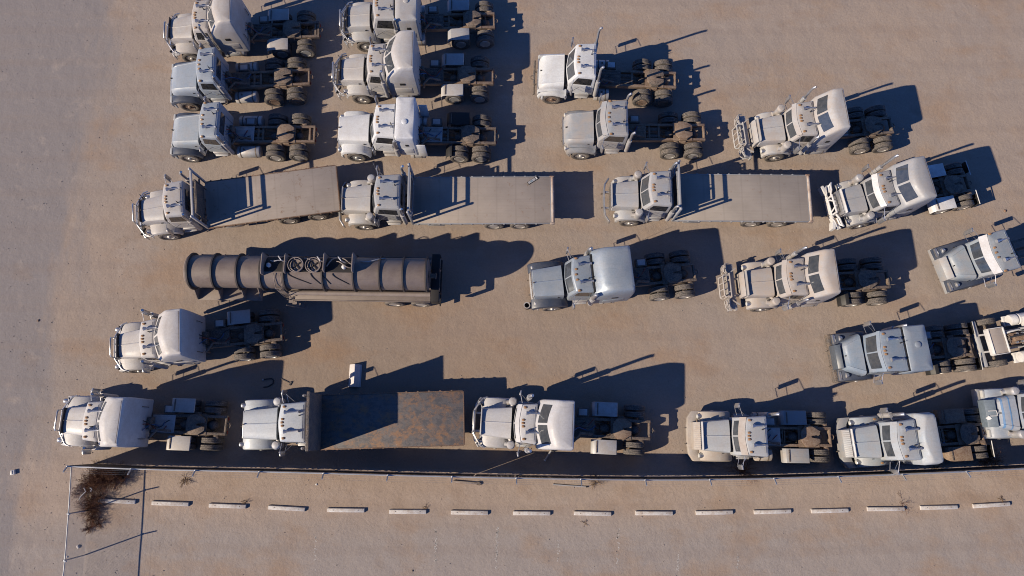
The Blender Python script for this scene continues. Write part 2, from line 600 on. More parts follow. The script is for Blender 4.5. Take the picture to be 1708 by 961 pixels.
def truck(d):
    T = Truck(d)
    root, X = T.root, T.X
    zn, zc = d.get('zn', 1.70), d.get('zc', 1.85)
    pm = d['paint']; pm_c = d.get('cab_paint', pm); pm_s = d.get('slp_paint', pm_c)
    pm_f = d.get('fender_paint', pm)
    zr = d.get('zr', 2.72)
    r0, r1 = X(d['roof'][0], zr), X(d['roof'][1], zr)
    h0 = X(d['hood'][0], zn)
    h1 = r0 - d.get('ws', .36)
    fw = X(d['fw'], .6) if 'fw' in d else h0 + .95
    wn_, wc = d.get('wn', .66), d.get('wc', .76)
    axles = [X(p, .75) for p in d.get('ax', [])]
    end = X(d['end'], 1.0) if 'end' in d else (axles[-1] + .95 if axles else r1 + 4)
    chassis = d.get('chassis', FRAME)
    # --- frame
    m = MB()
    fs = h0 + .05
    for s in (-1, 1):
        m.box(fs, end, s * .43 - .045, s * .43 + .045, .72, .98)
        m.box(fs, end, s * .43 - .045 - (.04 if s > 0 else -.0), s * .43 + .045 + (.04 if s < 0 else 0), .962, .985)
    step = [r1 + .5, r1 + 1.4] + [a + .62 for a in axles] + [a - .62 for a in axles[:1]]
    for x in step:
        if x < end - .2: m.box(x - .05, x + .05, -.385, .385, .78, .95)
    m.box(end - .09, end - .004, -.384, .384, .74, .96)
    m.build("frame", chassis, root, bevel=.008)
    # --- axles, springs, shaft
    m = MB()
    m.tube([(fw, -.95, .5), (fw, .95, .5)], .06, 8)
    m.build("front_axle", DARKM, root)
    for a in axles:
        m = MB()
        m.tube([(a, -.95, .52), (a, .95, .52)], .085, 10)
        m.lathe([(.02, -.3), (.16, -.26), (.25, -.1), (.27, .02), (.22, .16), (.1, .26), (.05, .3)], (a, 0, .58), 'x', 14)
        m.build("axle", DARKM, root)
    if axles:
        m = MB()
        for s in (-1, 1):
            for a in axles:
                m.lathe([(.06, .0), (.12, .02), (.14, .08), (.12, .16), (.14, .22), (.06, .26)], (a + .28, s * .58, .66), 'z', 12)
            xm = sum(axles) / len(axles)
            m.prism_y([(xm - .85, .62), (xm - .7, .70), (xm, .86), (xm + .7, .70), (xm + .85, .62), (xm + .4, .60), (xm, .66), (xm - .4, .60)], s * .52 - .04, s * .52 + .04)
            m.box(xm - .16, xm + .16, s * .49 - .05, s * .49 + .12, .60, .94)
            m.tube([(xm - 1.5, s * .3, .7), (axles[0], s * .22, .62)], .03, 6)
        m.build("suspension", chassis, root)
        m = MB()
        m.tube([(r1 - .4, 0, .75), (axles[0] - .3, 0, .6)], .07, 10)
        m.tube([(axles[0] + .3, 0, .6), (axles[-1] - .3, 0, .58)], .05, 8)
        m.build("drive_shaft", chassis, root)
    # --- wheels
    dirty = d.get('dirty_rims', False)
    for s in (-1, 1):
        add_wheel(root, fw, s, True, dirty)
        for a in axles:
            add_wheel(root, a, s, False, dirty)
    # --- hood
    prof = d.get('hood_style', 'long')
    secs = []
    zb = 1.02
    if prof == 'long':
        st = [(h0, wn_ - .04, zn - .06), (h0 + .03, wn_, zn - .01), (h0 + .12, wn_ + .005, zn)]
        for t in (.25, .5, .75, 1):
            st.append((h0 + (h1 - h0) * t, wn_ + (wc - wn_) * t, zn + (zc - zn) * t))
        for x, w, z in st: secs.append([(x, y, zz) for y, zz in half_hood(w, z, zb, d.get('crease', .028))])
    else:   # a rounded sloping nose
        for t, ww, dz in ((0, .80, -.42), (.03, .88, -.27), (.09, .95, -.13), (.18, .985, -.045), (.3, 1, 0), (.55, 1, 0), (.8, 1, 0), (1, 1, 0)):
            w = (wn_ + (wc - wn_) * t) * ww
            z = zn + (zc - zn) * t + dz
            hp = [(w + .03, zb), (w + .02, max(zb + .05, z - .38)), (w, z - .2), (w - .05, z - .09), (w - .13, z - .035), (w - .17, z - .012), (w - .2, z - .03), (0, z)]
            hp = hp + [(-y, q) for y, q in hp[-2::-1]]
            secs.append([(h0 + (h1 - h0) * t, y, q) for y, q in hp])
    if d.get('stripes'):
        for ia, ib, f0, f1 in ((3, 4, .0, .75), (5, 6, .1, .35)):
            st_ = []
            for f in (f0, f1):
                A, B = secs[ia], secs[ib]
                n_ = len(A)
                row = [tuple(A[k][c] + (B[k][c] - A[k][c]) * f for c in range(3)) for k in range(2, n_ - 2)]
                up_ = [(x, y * 1.006, z + .012) for x, y, z in row]
                dn_ = [(x, y * .99, z - .02) for x, y, z in row]
                st_.append(up_ + dn_[::-1])
            MB().loft(st_).build("hood_stripe", P_TRIM21, root, smooth=32)
        m = MB()
        m.tube([(h0 - .38, -.12, 1.47), (h0 - .10, -.12, 1.66), (h0 - .08, 0, 1.67), (h0 - .10, .12, 1.66), (h0 - .38, .12, 1.47)], .02, 6)
        m.obox((h0 - .40, -.22, 1.47), (.18, .18, .03), radians(45), radians(-35))
        m.build("badge", WHITE, root)
    m = MB().loft(secs)
    hood = m.build("hood", pm, root, smooth=32)
    m = MB()
    m.obox((h0 + (.03 if prof == 'long' else .12), 0, zn + (.05 if prof == 'long' else -.07)), (.09, .05, .09))
    m.build("hood_ornament", BLACK if prof != 'long' else DARKM, hood, bevel=.01)
    for s in (-1, 1):
        m = MB()
        m.obox((h1 - .25, s * (wc + .004), 1.45), (.10, .03, .07))
        m.build("hood_latch", BLACK, hood)
    # --- grille
    m = MB()
    gz1 = zn - (.10 if prof == 'long' else .42)
    gw = wn_ - (.08 if prof == 'long' else .14)
    m.box(h0 - .05, h0 + .01, -gw - .05, gw + .05, .78, gz1)
    m.build("grille_shell", d.get('grille_mat', CHROME), root, bevel=.02)
    m = MB()
    k = 13
    for i in range(k):
        y = -gw + .05 + (2 * gw - .1) * i / (k - 1)
        m.box(h0 - .064, h0 - .052, y - .018, y + .018, .86, gz1 - .08)
    m.build("grille", DARKM, root)
    if d.get('nose'):       # slatted sloping grille cover seen from above
        m = MB()
        n = d['nose']
        m.prism_y([(h0 - n, .85), (h0 - n, 1.42), (h0 - .07, zn - .07), (h0 - .07, .85)], -wn_ + .03, wn_ - .03)
        m.build("grille_cover", d.get('nose_mat', ALU), root, bevel=.02)
        m = MB()
        for i in range(13 if d.get('slats') else 0):
            y = -wn_ + .12 + (2 * wn_ - .24) * i / 12
            ang = atan2(zn - .07 - 1.42, n - .07)
            m.obox((h0 - (n + .07) / 2, y, (1.42 + zn - .07) / 2 + .008), (n * .9, .05, .02), 0, -ang)
        if d.get('slats'): m.build("grille_bar", d.get('nose_mat', ALU), root)
    if d.get('bug'):
        m = MB()
        bh = d['bug']
        rings = []
        for x, z in ((h0 + .0, zn - .1), (h0 - .035, zn - .02), (h0 - .02, zn + bh), (h0 + .01, zn + bh), (h0 + .03, zn - .0), (h0 + .04, zn - .1)):
            rings.append([(x, -wn_ + .02, z), (x, -wn_ * .5, z + .01), (x, wn_ * .5, z + .01), (x, wn_ - .02, z)])
        m.loft([list(r) for r in zip(*rings)])
        m.build("bug_deflector", d.get('bug_mat', WHITE), root, smooth=30)
    # --- fenders
    fst = d.get('fender', 'long')
    fz = d.get('fz', 1.24)
    for s in (-1, 1):
        m = MB()
        yo = 1.2
        path = [(-.80, .74), (-.74, 1.02), (-.58, fz - .07), (-.3, fz), (.05, fz + .02), (.38, fz - .04), (.6, fz - .17), (.74, .95), (.82, .72)]
        if fst == 'flat':
            path = [(h0 - fw - .16, .78), (h0 - fw - .12, .98), (min(-.5, h0 - fw + .12), fz - .10), (-.2, fz - .03), (.1, fz - .05), (.42, fz - .12), (.64, .98), (.8, .72)]
        rings = []
        for i, (px_, pz) in enumerate(path):
            x = fw + px_
            t = min(1, max(0, (x - h0) / (h1 - h0)))
            yi = wn_ + (wc - wn_) * t - .03
            if fst == 'wide':
                pr = [(yi, pz + .30), (yi + .14, pz + .16), (yo - .22, pz + .06), (yo - .07, pz + .01), (yo, pz - .08), (yo, pz - .16), (yo - .03, pz - .16), (yi + .1, pz - .05), (yi, pz - .05)]
            else:
                pr = [(yi, pz + .02), (yi + .1, pz + .015), (yo - .16, pz), (yo - .05, pz - .03), (yo, pz - .10), (yo, pz - .15), (yo - .03, pz - .15), (yo - .08, pz - .06), (yi, pz - .04)]
            # pinch towards the path's ends so the arch leans along its own normal
            rings.append([(x + (px_ * .10 if z < pz - .03 else 0) * -1, s * y, z) for y, z in pr])
        m.loft(rings)
        m.build("fender", pm_f, root, smooth=38)
        # headlight pods
        hl = d.get('lamps', 'pod')
        if hl == 'pod':
            m = MB()
            m.lathe([(.02, .22), (.09, .2), (.125, .08), (.13, 0), (.12, -.03)], (fw - .83, s * .93, 1.02), 'x', 14)
            o = m.build("headlight", CHROME, root)
            m = MB()
            m.lathe([(.115, 0), (.09, -.03), (.02, -.045)], (fw - .862, s * .93, 1.02), 'x', 14)
            m.build("lens", LAMP, o)
        else:
            m = MB()
            m.obox((fw - .76, s * .95, .98), (.12, .36, .2))
            o = m.build("headlight", LAMP, root, bevel=.03)
        if d.get('top_lamps'):
            m = MB()
            m.lathe([(.02, .16), (.10, .14), (.13, .04), (.13, 0), (.02, -.01)], (h0 + .12, s * .92, fz - .04), 'x', 14)
            m.box(h0 - .14, h0 - .02, s * .92 - .22, s * .92 + .22, .96, 1.1)
            m.build("headlight", CHROME, root, bevel=.01)
        if d.get('fender_lamp', False):
            m = MB()
            m.obox((fw + .25, s * 1.03, fz + .035), (.13, .09, .06))
            m.build("turn_signal", AMBER, root, bevel=.02)
    # --- bumper
    bst = d.get('bumper', 'plain')
    bx = X(d['bump'], 1.4 if d.get('bumper') == 'bull' else .75) if 'bump' in d else h0 - .35
    bm_ = d.get('bumper_mat', CHROME)
    m = MB()
    bw = 1.2
    zt_, zb_ = d.get('bz', (.88, .50))
    th = d.get('bth', .09)
    pl = [(bx + .26, -bw), (bx + .05, -bw * .72), (bx, -bw * .35), (bx, bw * .35), (bx + .05, bw * .72), (bx + .26, bw)]
    if d.get('straight_bumper'):
        pl = [(bx, -bw), (bx, -bw * .4), (bx, bw * .4), (bx, bw)]
    poly = pl + [(x + th, y) for x, y in pl[::-1]]
    m.prism(poly, zb_, zt_)
    for s in (-1, 1):
        m.box(bx + th * .9, h0 + .1, s * .43 - .05, s * .43 + .05, .66, .84)
    m.build("bumper", bm_, root, bevel=.02)
    for s in (-1, 1):
        m = MB()
        m.tube([(bx - .02, s * .38, .6), (bx - .1, s * .38, .58), (bx - .1, s * .38, .72), (bx - .02, s * .38, .72)], .02, 6)
        m.build("tow_hook", DARKM, root)
    if bst == 'bull':
        m = MB()
        for z, o_ in ((1.02, .02), (1.22, .06)):
            m.tube([(bx + .62, -1.2, z - .03), (bx + .34 + o_, -1.12, z), (bx + .0 + o_, -.58, z), (bx - .04 + o_, -.45, z), (bx - .04 + o_, .45, z),
                    (bx + .0 + o_, .58, z), (bx + .34 + o_, 1.12, z), (bx + .62, 1.2, z - .03)], .035, 8)
        m.tube([(bx + .0, -.55, .8), (bx - .02, -.5, 1.1), (bx + .04, -.46, 1.58), (bx + .06, -.36, 1.66), (bx + .06, .36, 1.66), (bx + .04, .46, 1.58), (bx - .02, .5, 1.1), (bx + .0, .55, .8)], .04, 8)
        for s in (-1, 1):
            for y in (.2, .5):
                m.tube([(bx - .0, s * y, .82), (bx + .0, s * y, 1.25)], .03, 6)
            m.tube([(bx + .36, s * 1.12, .8), (bx + .4, s * 1.12, 1.25)], .03, 6)
        m.build("bull_bar", d.get('bar_mat', CHROME), root)
        for s in (-1, 1):
            m = MB()
            m.obox((bx + .3, s * .92, 1.12), (.03, .42, .16), s * radians(32))
            m.build("bar_pad", BLACK, root)
    if bst == 'guard':
        gm = d.get('guard_mat', bm_)
        m = MB()
        m.box(bx - .02, bx + .32, -1.18, 1.18, .86, .92)       # tread ledge on the bumper
        m.build("bumper_step", gm, root, bevel=.015)
        m = MB()
        # two strong cross beams
        for z in (.62, 1.02):
            m.box(bx - .12, bx - .03, -1.2, 1.2, z - .05, z + .05)
        # projecting centre hoop
        for x_, z in ((bx - .42, .72), (bx - .36, 1.28)):
            m.tube([(bx - .05, -.55, z), (x_ + .06, -.55, z), (x_, -.49, z), (x_, .49, z), (x_ + .06, .55, z), (bx - .05, .55, z)], .045, 8)
        m.tube([(bx - .24, -.55, .72), (bx - .2, -.55, 1.28)], .035, 6)
        m.tube([(bx - .24, .55, .72), (bx - .2, .55, 1.28)], .035, 6)
        for y in (-.55, -.18, .18, .55):
            m.tube([(bx - .42, y * .9, .7), (bx - .37, y * .9, 1.3)], .028, 6)
        # headlight hoops
        for s in (-1, 1):
            m.tube([(bx - .06, s * .62, 1.18), (bx - .2, s * .66, 1.2), (bx - .26, s * .76, 1.2), (bx - .22, s * 1.06, 1.18), (bx - .1, s * 1.17, 1.16), (bx + .06, s * 1.18, 1.1)], .03, 8)
            m.tube([(bx - .06, s * .62, .8), (bx - .2, s * .66, .78), (bx - .26, s * .76, .78), (bx - .22, s * 1.06, .78), (bx - .1, s * 1.17, .78), (bx + .06, s * 1.18, .8)], .03, 8)
            m.tube([(bx - .24, s * .9, .76), (bx - .24, s * .9, 1.22)], .025, 6)
            m.tube([(bx - .06, s * .3, .6), (bx - .06, s * .3, 1.3)], .03, 6)
            m.obox((bx + .22, s * .8, 1.0), (.5, .06, .05), s * radians(35))
        m.tube([(bx - .06, -.6, 1.42), (bx - .06, .6, 1.42)], .035, 8)
        for y in (-.6, .6): m.tube([(bx - .06, y, .9), (bx - .06, y, 1.42)], .03, 6)
        m.build("grille_guard", gm, root, smooth=45)
    if bst == 'tubes':      # chrome moose bar with headlight hoops
        gm = d.get('guard_mat', CHROME)
        m = MB()
        for s in (-1, 1):
            for z, w in ((.8, .0), (1.25, .06)):
                m.tube([(bx + .02 + w, s * .5, z), (bx + .02 + w, s * .62, z + .05), (bx + .06 + w, s * .78, z + .12), (bx + .1 + w, s * 1.05, z + .1), (bx + .22 + w, s * 1.18, z), (bx + .1 + w, s * 1.05, z - .1), (bx + .02 + w, s * .7, z - .05)], .05, 8)
            m.obox((bx - .02, s * .98, .72), (.14, .42, .45), s * radians(18))
            m.tube([(bx + .04, s * .45, .6), (bx + .0, s * .45, 1.5)], .05, 8)
            m.tube([(bx + .05, s * .2, .6), (bx - .05, s * .3, 1.2), (bx + .05, s * .1, 1.55)], .04, 8)
        m.tube([(bx + .0, -.5, 1.5), (bx + .0, .5, 1.5)], .05, 8)
        m.tube([(bx - .05, -.5, 1.05), (bx - .05, .5, 1.05)], .05, 8)
        m.build("grille_guard", gm, root)
    # --- cab
    xc = h1 + .10
    wl = d.get('cw', .98)
    wr_ = d.get('rw', .92); wrf = d.get('rwf', wr_ - .06)
    b1 = d.get('wbulge', .12)
    cr = [ring(xc, r1, wl, .92, b1, .08, .06, wl - .08), ring(xc, r1, wl, zc - .02, b1, .08, .06, wl - .1),
          ring(r0 - .03, r1, wr_ + .01, zr - .10, b1, .07, .06, wrf + .01), ring(r0 + .0, r1 - .01, wr_ - .02, zr - .035, b1, .08, .07, wrf - .02),
          ring(r0 + .06, r1 - .05, wr_ - .08, zr, b1, .1, .09, wrf - .07), ring(r0 + .3, r1 - .2, wr_ * .5, zr + .02, b1, .1, .09, wrf * .5)]
    cab = MB().loft(cr).build("cab", pm_c, root, smooth=35)
    # windscreen in two panes
    patch(cr, 1, 2, .45, 3.86, .10, .93).build("windshield", GLASS, root)
    patch(cr, 1, 2, 4.14, 7.55, .10, .93).build("windshield", GLASS, root)
    m = MB()
    for s in (-1, 1):
        m.tube([(xc + .1, s * .15, zc + .05), (xc + .16 + (r0 - xc) * .3, s * .5, zc + .05 + (zr - zc) * .36)], .012, 4)
    m.build("wiper", BLACK, root)
    # cowl vent panel
    m = MB()
    m.box(h1 - .02, xc + .06, -wc + .06, wc - .06, zc - .32, zc - .2)
    m.build("cowl", BLACK, root)
    # doors with windows
    for s in (-1, 1):
        i0, i1 = (11.15, 13.75) if s > 0 else (24.85, 22.25)
        dr = patch(cr, 0, 1, i0, i1, .12, .985, .016, .03).build("door", d.get('door_paint', pm_c), root)
        patch(cr, 1, 2, i0 + (.15 if s > 0 else -.15), i1 - (.1 if s > 0 else -.1), .10, .86, .012, .03).build("side_window", GLASS_D, dr)
        m = MB()
        m.obox((r1 - .26, s * (wl + .03), 1.5), (.16, .03, .04))
        m.build("door_handle", CHROME, dr)
        m = MB()
        m.box(r1 - .95, r1 - .2, s * .80 - .2, s * .80 + .2, .42, .9)
        m.box(r1 - .9, r1 - .25, s * 1.02 - .07, s * 1.02 + .07, .62, .66)
        m.build("step_box", d.get('step_mat', ALU), root, bevel=.02)
    if d.get('open_cab_rear', True) and 'slp' not in d:
        m = MB()
        m.box(r1 - .01, r1 + .012, -.55, .55, zc + .12, zr - .22)
        m.build("rear_window", GLASS, cab, bevel=.01)
        m = MB()
        for y in (-.6, -.2, .2, .6): m.box(r1 - .01, r1 + .02, y - .02, y + .02, 1.0, zc + .05)
        m.build("rear_panel_rib", pm_c, cab)
    # visor
    if d.get('visor'):
        vm = d.get('visor_mat', pm_c)
        v = d['visor']
        rings = []
        for y in [-wrf - .0 + (2 * wrf) * i / 8 for i in range(9)]:
            xo = r0 + b1 * (abs(y) / max(wrf, .1)) ** 1.5
            rings.append([(xo - v, y, zr - .17), (xo - .01, y, zr - .01), (xo + .02, y, zr - .04), (xo - v + .02, y, zr - .2)])
        MB().loft(rings).build("sun_visor", vm, root, smooth=30)
    m = MB()
    m.box(r1 - .14, r1 - .125, -wr_ + .16, wr_ - .16, zr - .02, zr + .024)
    m.build("roof_rib", pm_c, cab)
    m = MB()
    m.lathe([(.02, zr), (.035, zr + .01), (.03, zr + .05), (.005, zr + .30), (.001, zr + .31)], (r1 - .25, (.3 if d['seed'] % 2 else -.25), 0), 'z', 8)
    m.build("antenna", BLACK, cab)
    # roof furniture
    for y in d.get('mk', (-.72, -.15, 0, .15, .72)):
        yy = y * wrf / .86
        o = link("marker_light", MARKER, root, (r0 + .10 + .1 * abs(y), yy, zr - .012))
    if d.get('horns', True):
        for y in d.get('horn_y', (-.45, .5)):
            link("air_horn", HORN, root, (r0 + d.get('horn_x', .36), y * wr_, zr + .003))
    # --- sleeper
    xr = r1
    zs = zr
    if 'slp' in d:
        kind_ = d.get('slp_style', 'raised')
        zs = d.get('zs', 3.68)
        s0 = r1 - .02 if d['slp'][0] is None else X(d['slp'][0], zr)
        xr = X(d['slp'][1], zs - .1)
        ws = d.get('sw', 1.14)
        if kind_ == 'raised':
            ln = xr - s0
            sl = min(d.get('slope', .48), ln * .30); bg_ = min(d.get('sbulge', .32), ln * .20)
            q = min(1.0, ln / 1.75)
            zw0, zw1 = zr + .04, zs - .22
            rg = [ring(s0, xr, ws, .95, .04, .12, .07), ring(s0, xr, ws, 2.2, .06, .14, .07), ring(s0 - .06, xr, ws, zw0 - .02, bg_ * .9, .14, .07),
                  ring(s0, xr, ws - .005, zw0 + .06, bg_, .14, .07), ring(s0 + sl, xr, ws - .035, zw1, bg_, .16, .07),
                  ring(s0 + sl + .10 * q, xr, ws - .055, zs - .11, bg_, .16, .07), ring(s0 + sl + .24 * q, xr - .012, ws - .09, zs - .035, bg_ * .95, .17, .07),
                  ring(s0 + sl + .46 * q, xr - .045, ws - .17, zs, bg_ * .8, .17, .07)]
            slp = MB().loft(rg).build("sleeper", pm_s, root, smooth=40)
            gm = d.get('slp_glass', GLASS)
            patch(rg, 3, 4, .35, 3.8, .08, .93).build("sleeper_window", gm, slp)
            patch(rg, 3, 4, 4.2, 7.65, .08, .93).build("sleeper_window", gm, slp)
        elif kind_ == 'flat':
            rg = [ring(s0, xr, ws, .95, .0, .1, .1), ring(s0, xr, ws, zs - .16, .0, .1, .1), ring(s0 + .01, xr - .01, ws - .02, zs - .06, .0, .1, .08),
                  ring(s0 + .06, xr - .05, ws - .07, zs - .01, .0, .1, .08), ring(s0 + .3, xr - .3, ws - .4, zs + .015, 0, .1, .1)]
            slp = MB().loft(rg).build("sleeper", pm_s, root, smooth=40)
        elif kind_ == 'stream':
            rg = [ring(s0, xr, ws - .02, .95, .0, .12, .1), ring(s0, xr, ws, 2.3, .0, .12, .1), ring(s0, xr, ws, zr - .05, .0, .16, .1, ws - .02),
                  ring(s0 + .1, xr, ws - .02, zr + .1, .06, .3, .1), ring(s0 + .24, xr, ws - .05, zr + .28, .1, .32, .1), ring(s0 + .45, xr - .02, ws - .1, zs - .12, .1, .32, .12),
                  ring(s0 + .72, xr - .05, ws - .17, zs - .04, .1, .32, .12), ring(s0 + 1.05, xr - .14, ws - .35, zs, .1, .3, .12)]
            slp = MB().loft(rg).build("sleeper", pm_s, root, smooth=40)
        else:   # low one with a raised dusty hump
            q = min(1.0, (xr - s0) / 1.3)
            rg = [ring(s0, xr, ws, .95, .0, .1, .1), ring(s0, xr, ws, zr - .12, .04, .1, .1), ring(s0 + .02, xr - .01, ws - .03, zr - .01, .3 * q, .12, .1),
                  ring(s0 + .08, xr - .02, ws - .08, zs - .09, .32 * q, .14, .1), ring(s0 + .16, xr - .05, ws - .15, zs - .02, .32 * q, .15, .1), ring(s0 + .3 * q, xr - .12, ws - .3, zs, .28 * q, .15, .1)]
            slp = MB().loft(rg).build("sleeper", pm_s, root, smooth=40)
        if kind_ in ('flat', 'stream'):
            m = MB()
            m.box(s0 - .07, s0 + .03, -wr_ - .02, wr_ + .02, 1.0, zr + .012)
            m.build("rubber_boot", BLACK, slp, bevel=.01)
        rs_ = random.Random(d['seed'] * 3)
        if kind_ == 'raised':
            m = MB()
            m.box(xr - .10, xr - .085, -ws + .2, ws - .2, zs - .02, zs + .006)
            m.build("roof_seam", DARKM, slp)
        elif kind_ == 'flat':
            m = MB()
            m.lathe([(.02, zs), (.15, zs), (.15, zs + .05), (.12, zs + .07), (.02, zs + .075)], ((s0 + xr) / 2, rs_.uniform(-.4, .4), 0), 'z', 14)
            m.build("roof_vent", pm_s, slp)
        for s in (-1, 1):
            m = MB()
            ln = xr - s0
            m.box(s0 + ln * .25, s0 + ln * .8, s * (ws + .002) - .012, s * (ws + .002) + .012, 1.25, 1.75)
            m.build("luggage_door", pm_s, slp, bevel=.006)
            m = MB()
            m.box(s0 + ln * .45, s0 + ln * .62, s * (ws + .004) - .012, s * (ws + .004) + .012, 2.05, 2.25)
            m.build("vent", BLACK, slp, bevel=.006)
        m = MB()
        for y in (-.75, .75): m.tube([(xr + .005, y, 1.4), (xr + .06, y, 1.45), (xr + .06, y, 1.95), (xr + .005, y, 2.0)], .018, 6)
        m.build("grab_handle", DARKM, slp)
        if d.get('fairing'):
            for s in (-1, 1):
                m = MB()
                m.box(xr + .01, xr + d['fairing'], s * (ws - .03) - .03, s * (ws - .03) + .03, .75, zs - .9)
                m.build("side_fairing", pm_s, root, bevel=.02)
    # --- stacks
    for st_ in d.get('stacks', []):
        y, h = st_[0], st_[1]
        sx = r1 + (st_[2] if len(st_) > 2 else .05)
        rad = st_[3] if len(st_) > 3 else .065
        m = MB()
        tip = d.get('tip', .12)
        m.tube([(sx, y, .9), (sx, y, h - .25), (sx + tip * .15, y, h - .1), (sx + tip * .5, y, h), (sx + tip, y, h + .06)], rad, 12, caps=False)
        m.tube([(sx + tip * .999, y, h + .0598), (sx + tip * .5, y, h), (sx, y, h - .25)], rad - .012, 12, caps=True)
        o = m.build("exhaust_stack", d.get('stack_mat', CHROME), root)
        m = MB()
        m.tube([(sx, y, 1.0), (sx, y, min(2.5, h - .9))], rad + .05, 12)
        m.build("muffler_shield", d.get('shield_mat', ALU), o)
    # --- air cleaners
    for s in d.get('cleaners', ()):
        m = MB()
        x = h1 + .02
        m.lathe([(.05, 1.18), (.17, 1.2), (.19, 1.26), (.19, 1.78), (.2, 1.8), (.2, 1.9), (.15, 1.97), (.05, 1.99)], (x, s * 1.02, 0), 'z', 16)
        m.tube([(x, s * .85, 1.5), (x - .1, s * .7, 1.45)], .08, 8)
        m.tube([(x - .3, s * .96, 1.34), (x - .12, s * 1.0, 1.36)], .12, 10)
        m.build("air_cleaner", d.get('cleaner_mat', ALU), root)
    # --- mirrors
    if d.get('mirrors', True):
        for s in (-1, 1):
            mx = xc + d.get('mx', .25)
            yo = d.get('my', 1.42)
            m = MB()
            m.tube([(mx + .1, s * wl, 1.6), (mx, s * yo, 1.62), (mx - .02, s * (yo + .02), 2.0), (mx, s * yo, 2.38), (mx + .12, s * wr_, 2.42)], .014, 5)
            m.tube([(mx + .45, s * wl, 1.7), (mx, s * yo, 1.95)], .012, 5)
            o = m.build("mirror_bracket", CHROME, root)
            m = MB()
            m.obox((mx + .02, s * (yo + .0), 2.02), (.08, .22, .62), s * radians(-14))
            m.build("mirror", d.get('mirror_mat', CHROME), o, bevel=.02)
    for s in d.get('whip', ()):
        m = MB()
        m.tube([(xc + .3, s * (wl + .02), 1.9), (xc + .32, s * (wl + .12), 2.6), (xc + .3, s * (wl + .25), 3.5)], .007, 4)
        m.build("whip_antenna", CHROME, root)
    # --- fuel tanks and boxes beside the frame
    tk = d.get('tank')
    if tk:
        a_, b_ = tk
        a_ = r1 + a_; b_ = min(r1 + b_, axles[0] - .65 if axles else 99)
        for s in (-1, 1):
            m = MB()
            m.lathe([(.05, a_), (.29, a_ + .01), (.31, a_ + .04), (.31, b_ - .04), (.29, b_ - .01), (.05, b_)], (0, s * .86, .66), 'x', 18)
            o = m.build("fuel_tank", d.get('tank_mat', ALU), root)
            m = MB()
            for x in (a_ + .2, b_ - .2):
                m.lathe([(.318, x - .03), (.318, x + .03)], (0, s * .86, .66), 'x', 18)
            m.tube([(a_ + .4, s * .86, .95), (a_ + .4, s * .86, 1.0)], .05, 10)
            m.build("tank_strap", DARKM, o)
    for bxx in d.get('boxes', []):      # (px0, px1, side, z0, z1, y0, y1, mat, name)
        a_, b_ = X(bxx[0], bxx[4]), X(bxx[1], bxx[4])
        s = bxx[2]
        m = MB()
        m.box(a_, b_, min(s * bxx[5], s * bxx[6]), max(s * bxx[5], s * bxx[6]), bxx[3], bxx[4])
        o = m.build(bxx[8], bxx[7], root, bevel=.035)
        if bxx[8] in ('tool_box', 'battery_box'):
            m = MB()
            m.obox(((a_ + b_) / 2, s * (bxx[6] + .01), bxx[4] - .15), (.14, .03, .05))
            m.build("latch", BLACK, o)
    # --- rear fenders over the first drive axle
    for (ai, s, style) in d.get('rfend', []):
        a = axles[ai]
        fm = d.get('rfend_mat', pm)
        m = MB()
        if style == 'full':
            pts = [(a - .70, .66), (a - .69, .95), (a - .58, 1.08), (a - .45, 1.12), (a + .50, 1.12), (a + .52, 1.09)]
        elif style == 'slant':
            pts = [(a - .72, .62), (a - .68, 1.0), (a - .5, 1.13), (a + .1, 1.17), (a + .5, 1.13)]
        else:
            pts = [(a - .74, .55), (a - .68, .88), (a - .52, 1.06), (a - .36, 1.10)]
        pts2 = [(x, z - .03) if i > 1 else (x + .03, z) for i, (x, z) in enumerate(pts)]
        m.prism_y(pts + pts2[::-1], s * .56 if s > 0 else s * 1.24, s * 1.24 if s > 0 else s * .56)
        o = m.build("rear_fender", fm, root, bevel=.012, smooth=50)
        if style in ('full',):
            m = MB()
            m.obox((a - .45, s * .9, 1.135), (.05, .56, .03))
            m.build("fender_brace", DARKM, o)
    # --- mud flaps
    if axles and d.get('flaps', False):
        for s in (-1, 1):
            m = MB()
            m.box(axles[-1] + .66, axles[-1] + .675, s * .9 - .3, s * .9 + .3, .15, .85)
            o = m.build("mud_flap", BLACK, root)
            m = MB()
            m.tube([(axles[-1] + .66, s * .4, .9), (axles[-1] + .66, s * 1.22, .88)], .022, 6)
            m.build("flap_bracket", d.get('flap_mat', chassis), o)
    if axles and 'bed' not in d:
        if d.get('fifth', True):
            fifth(root, (axles[0] + axles[-1]) / 2 + d.get('fo', 0), d.get('fifth_mat', FRAME))
            m = MB()
            xm = (axles[0] + axles[-1]) / 2
            m.box(xm - .5, xm + .5, -.5, .5, .985, 1.01)
            m.build("slider_plate", chassis, root)
        # deck plate, air tanks, lines
        m = MB()
        dp = d.get('deck', (.1, 1.2))
        if dp:
            m.box(xr + dp[0], xr + dp[1], -.42, .42, .99, 1.02)
            for i in range(5):
                y = -.36 + .18 * i
                m.box(xr + dp[0] + .03, xr + dp[1] - .03, y - .012, y + .012, 1.02, 1.032)
            m.build("deck_plate", d.get('deck_mat', DARKM if d['seed'] % 3 else ALU), root, bevel=.004)
        m = MB()
        bx0 = xr + .35 + (d['seed'] % 4) * .12
        m.box(bx0, bx0 + .55, .50, .92, .62, 1.05); o = m.build("battery_box", DARKM, root, bevel=.03)
        m = MB(); m.box(bx0 + .08, bx0 + .47, .56, .86, 1.052, 1.075); m.build("lid", pm_c if d['seed'] % 2 else ALU, o, bevel=.01)
        m = MB()
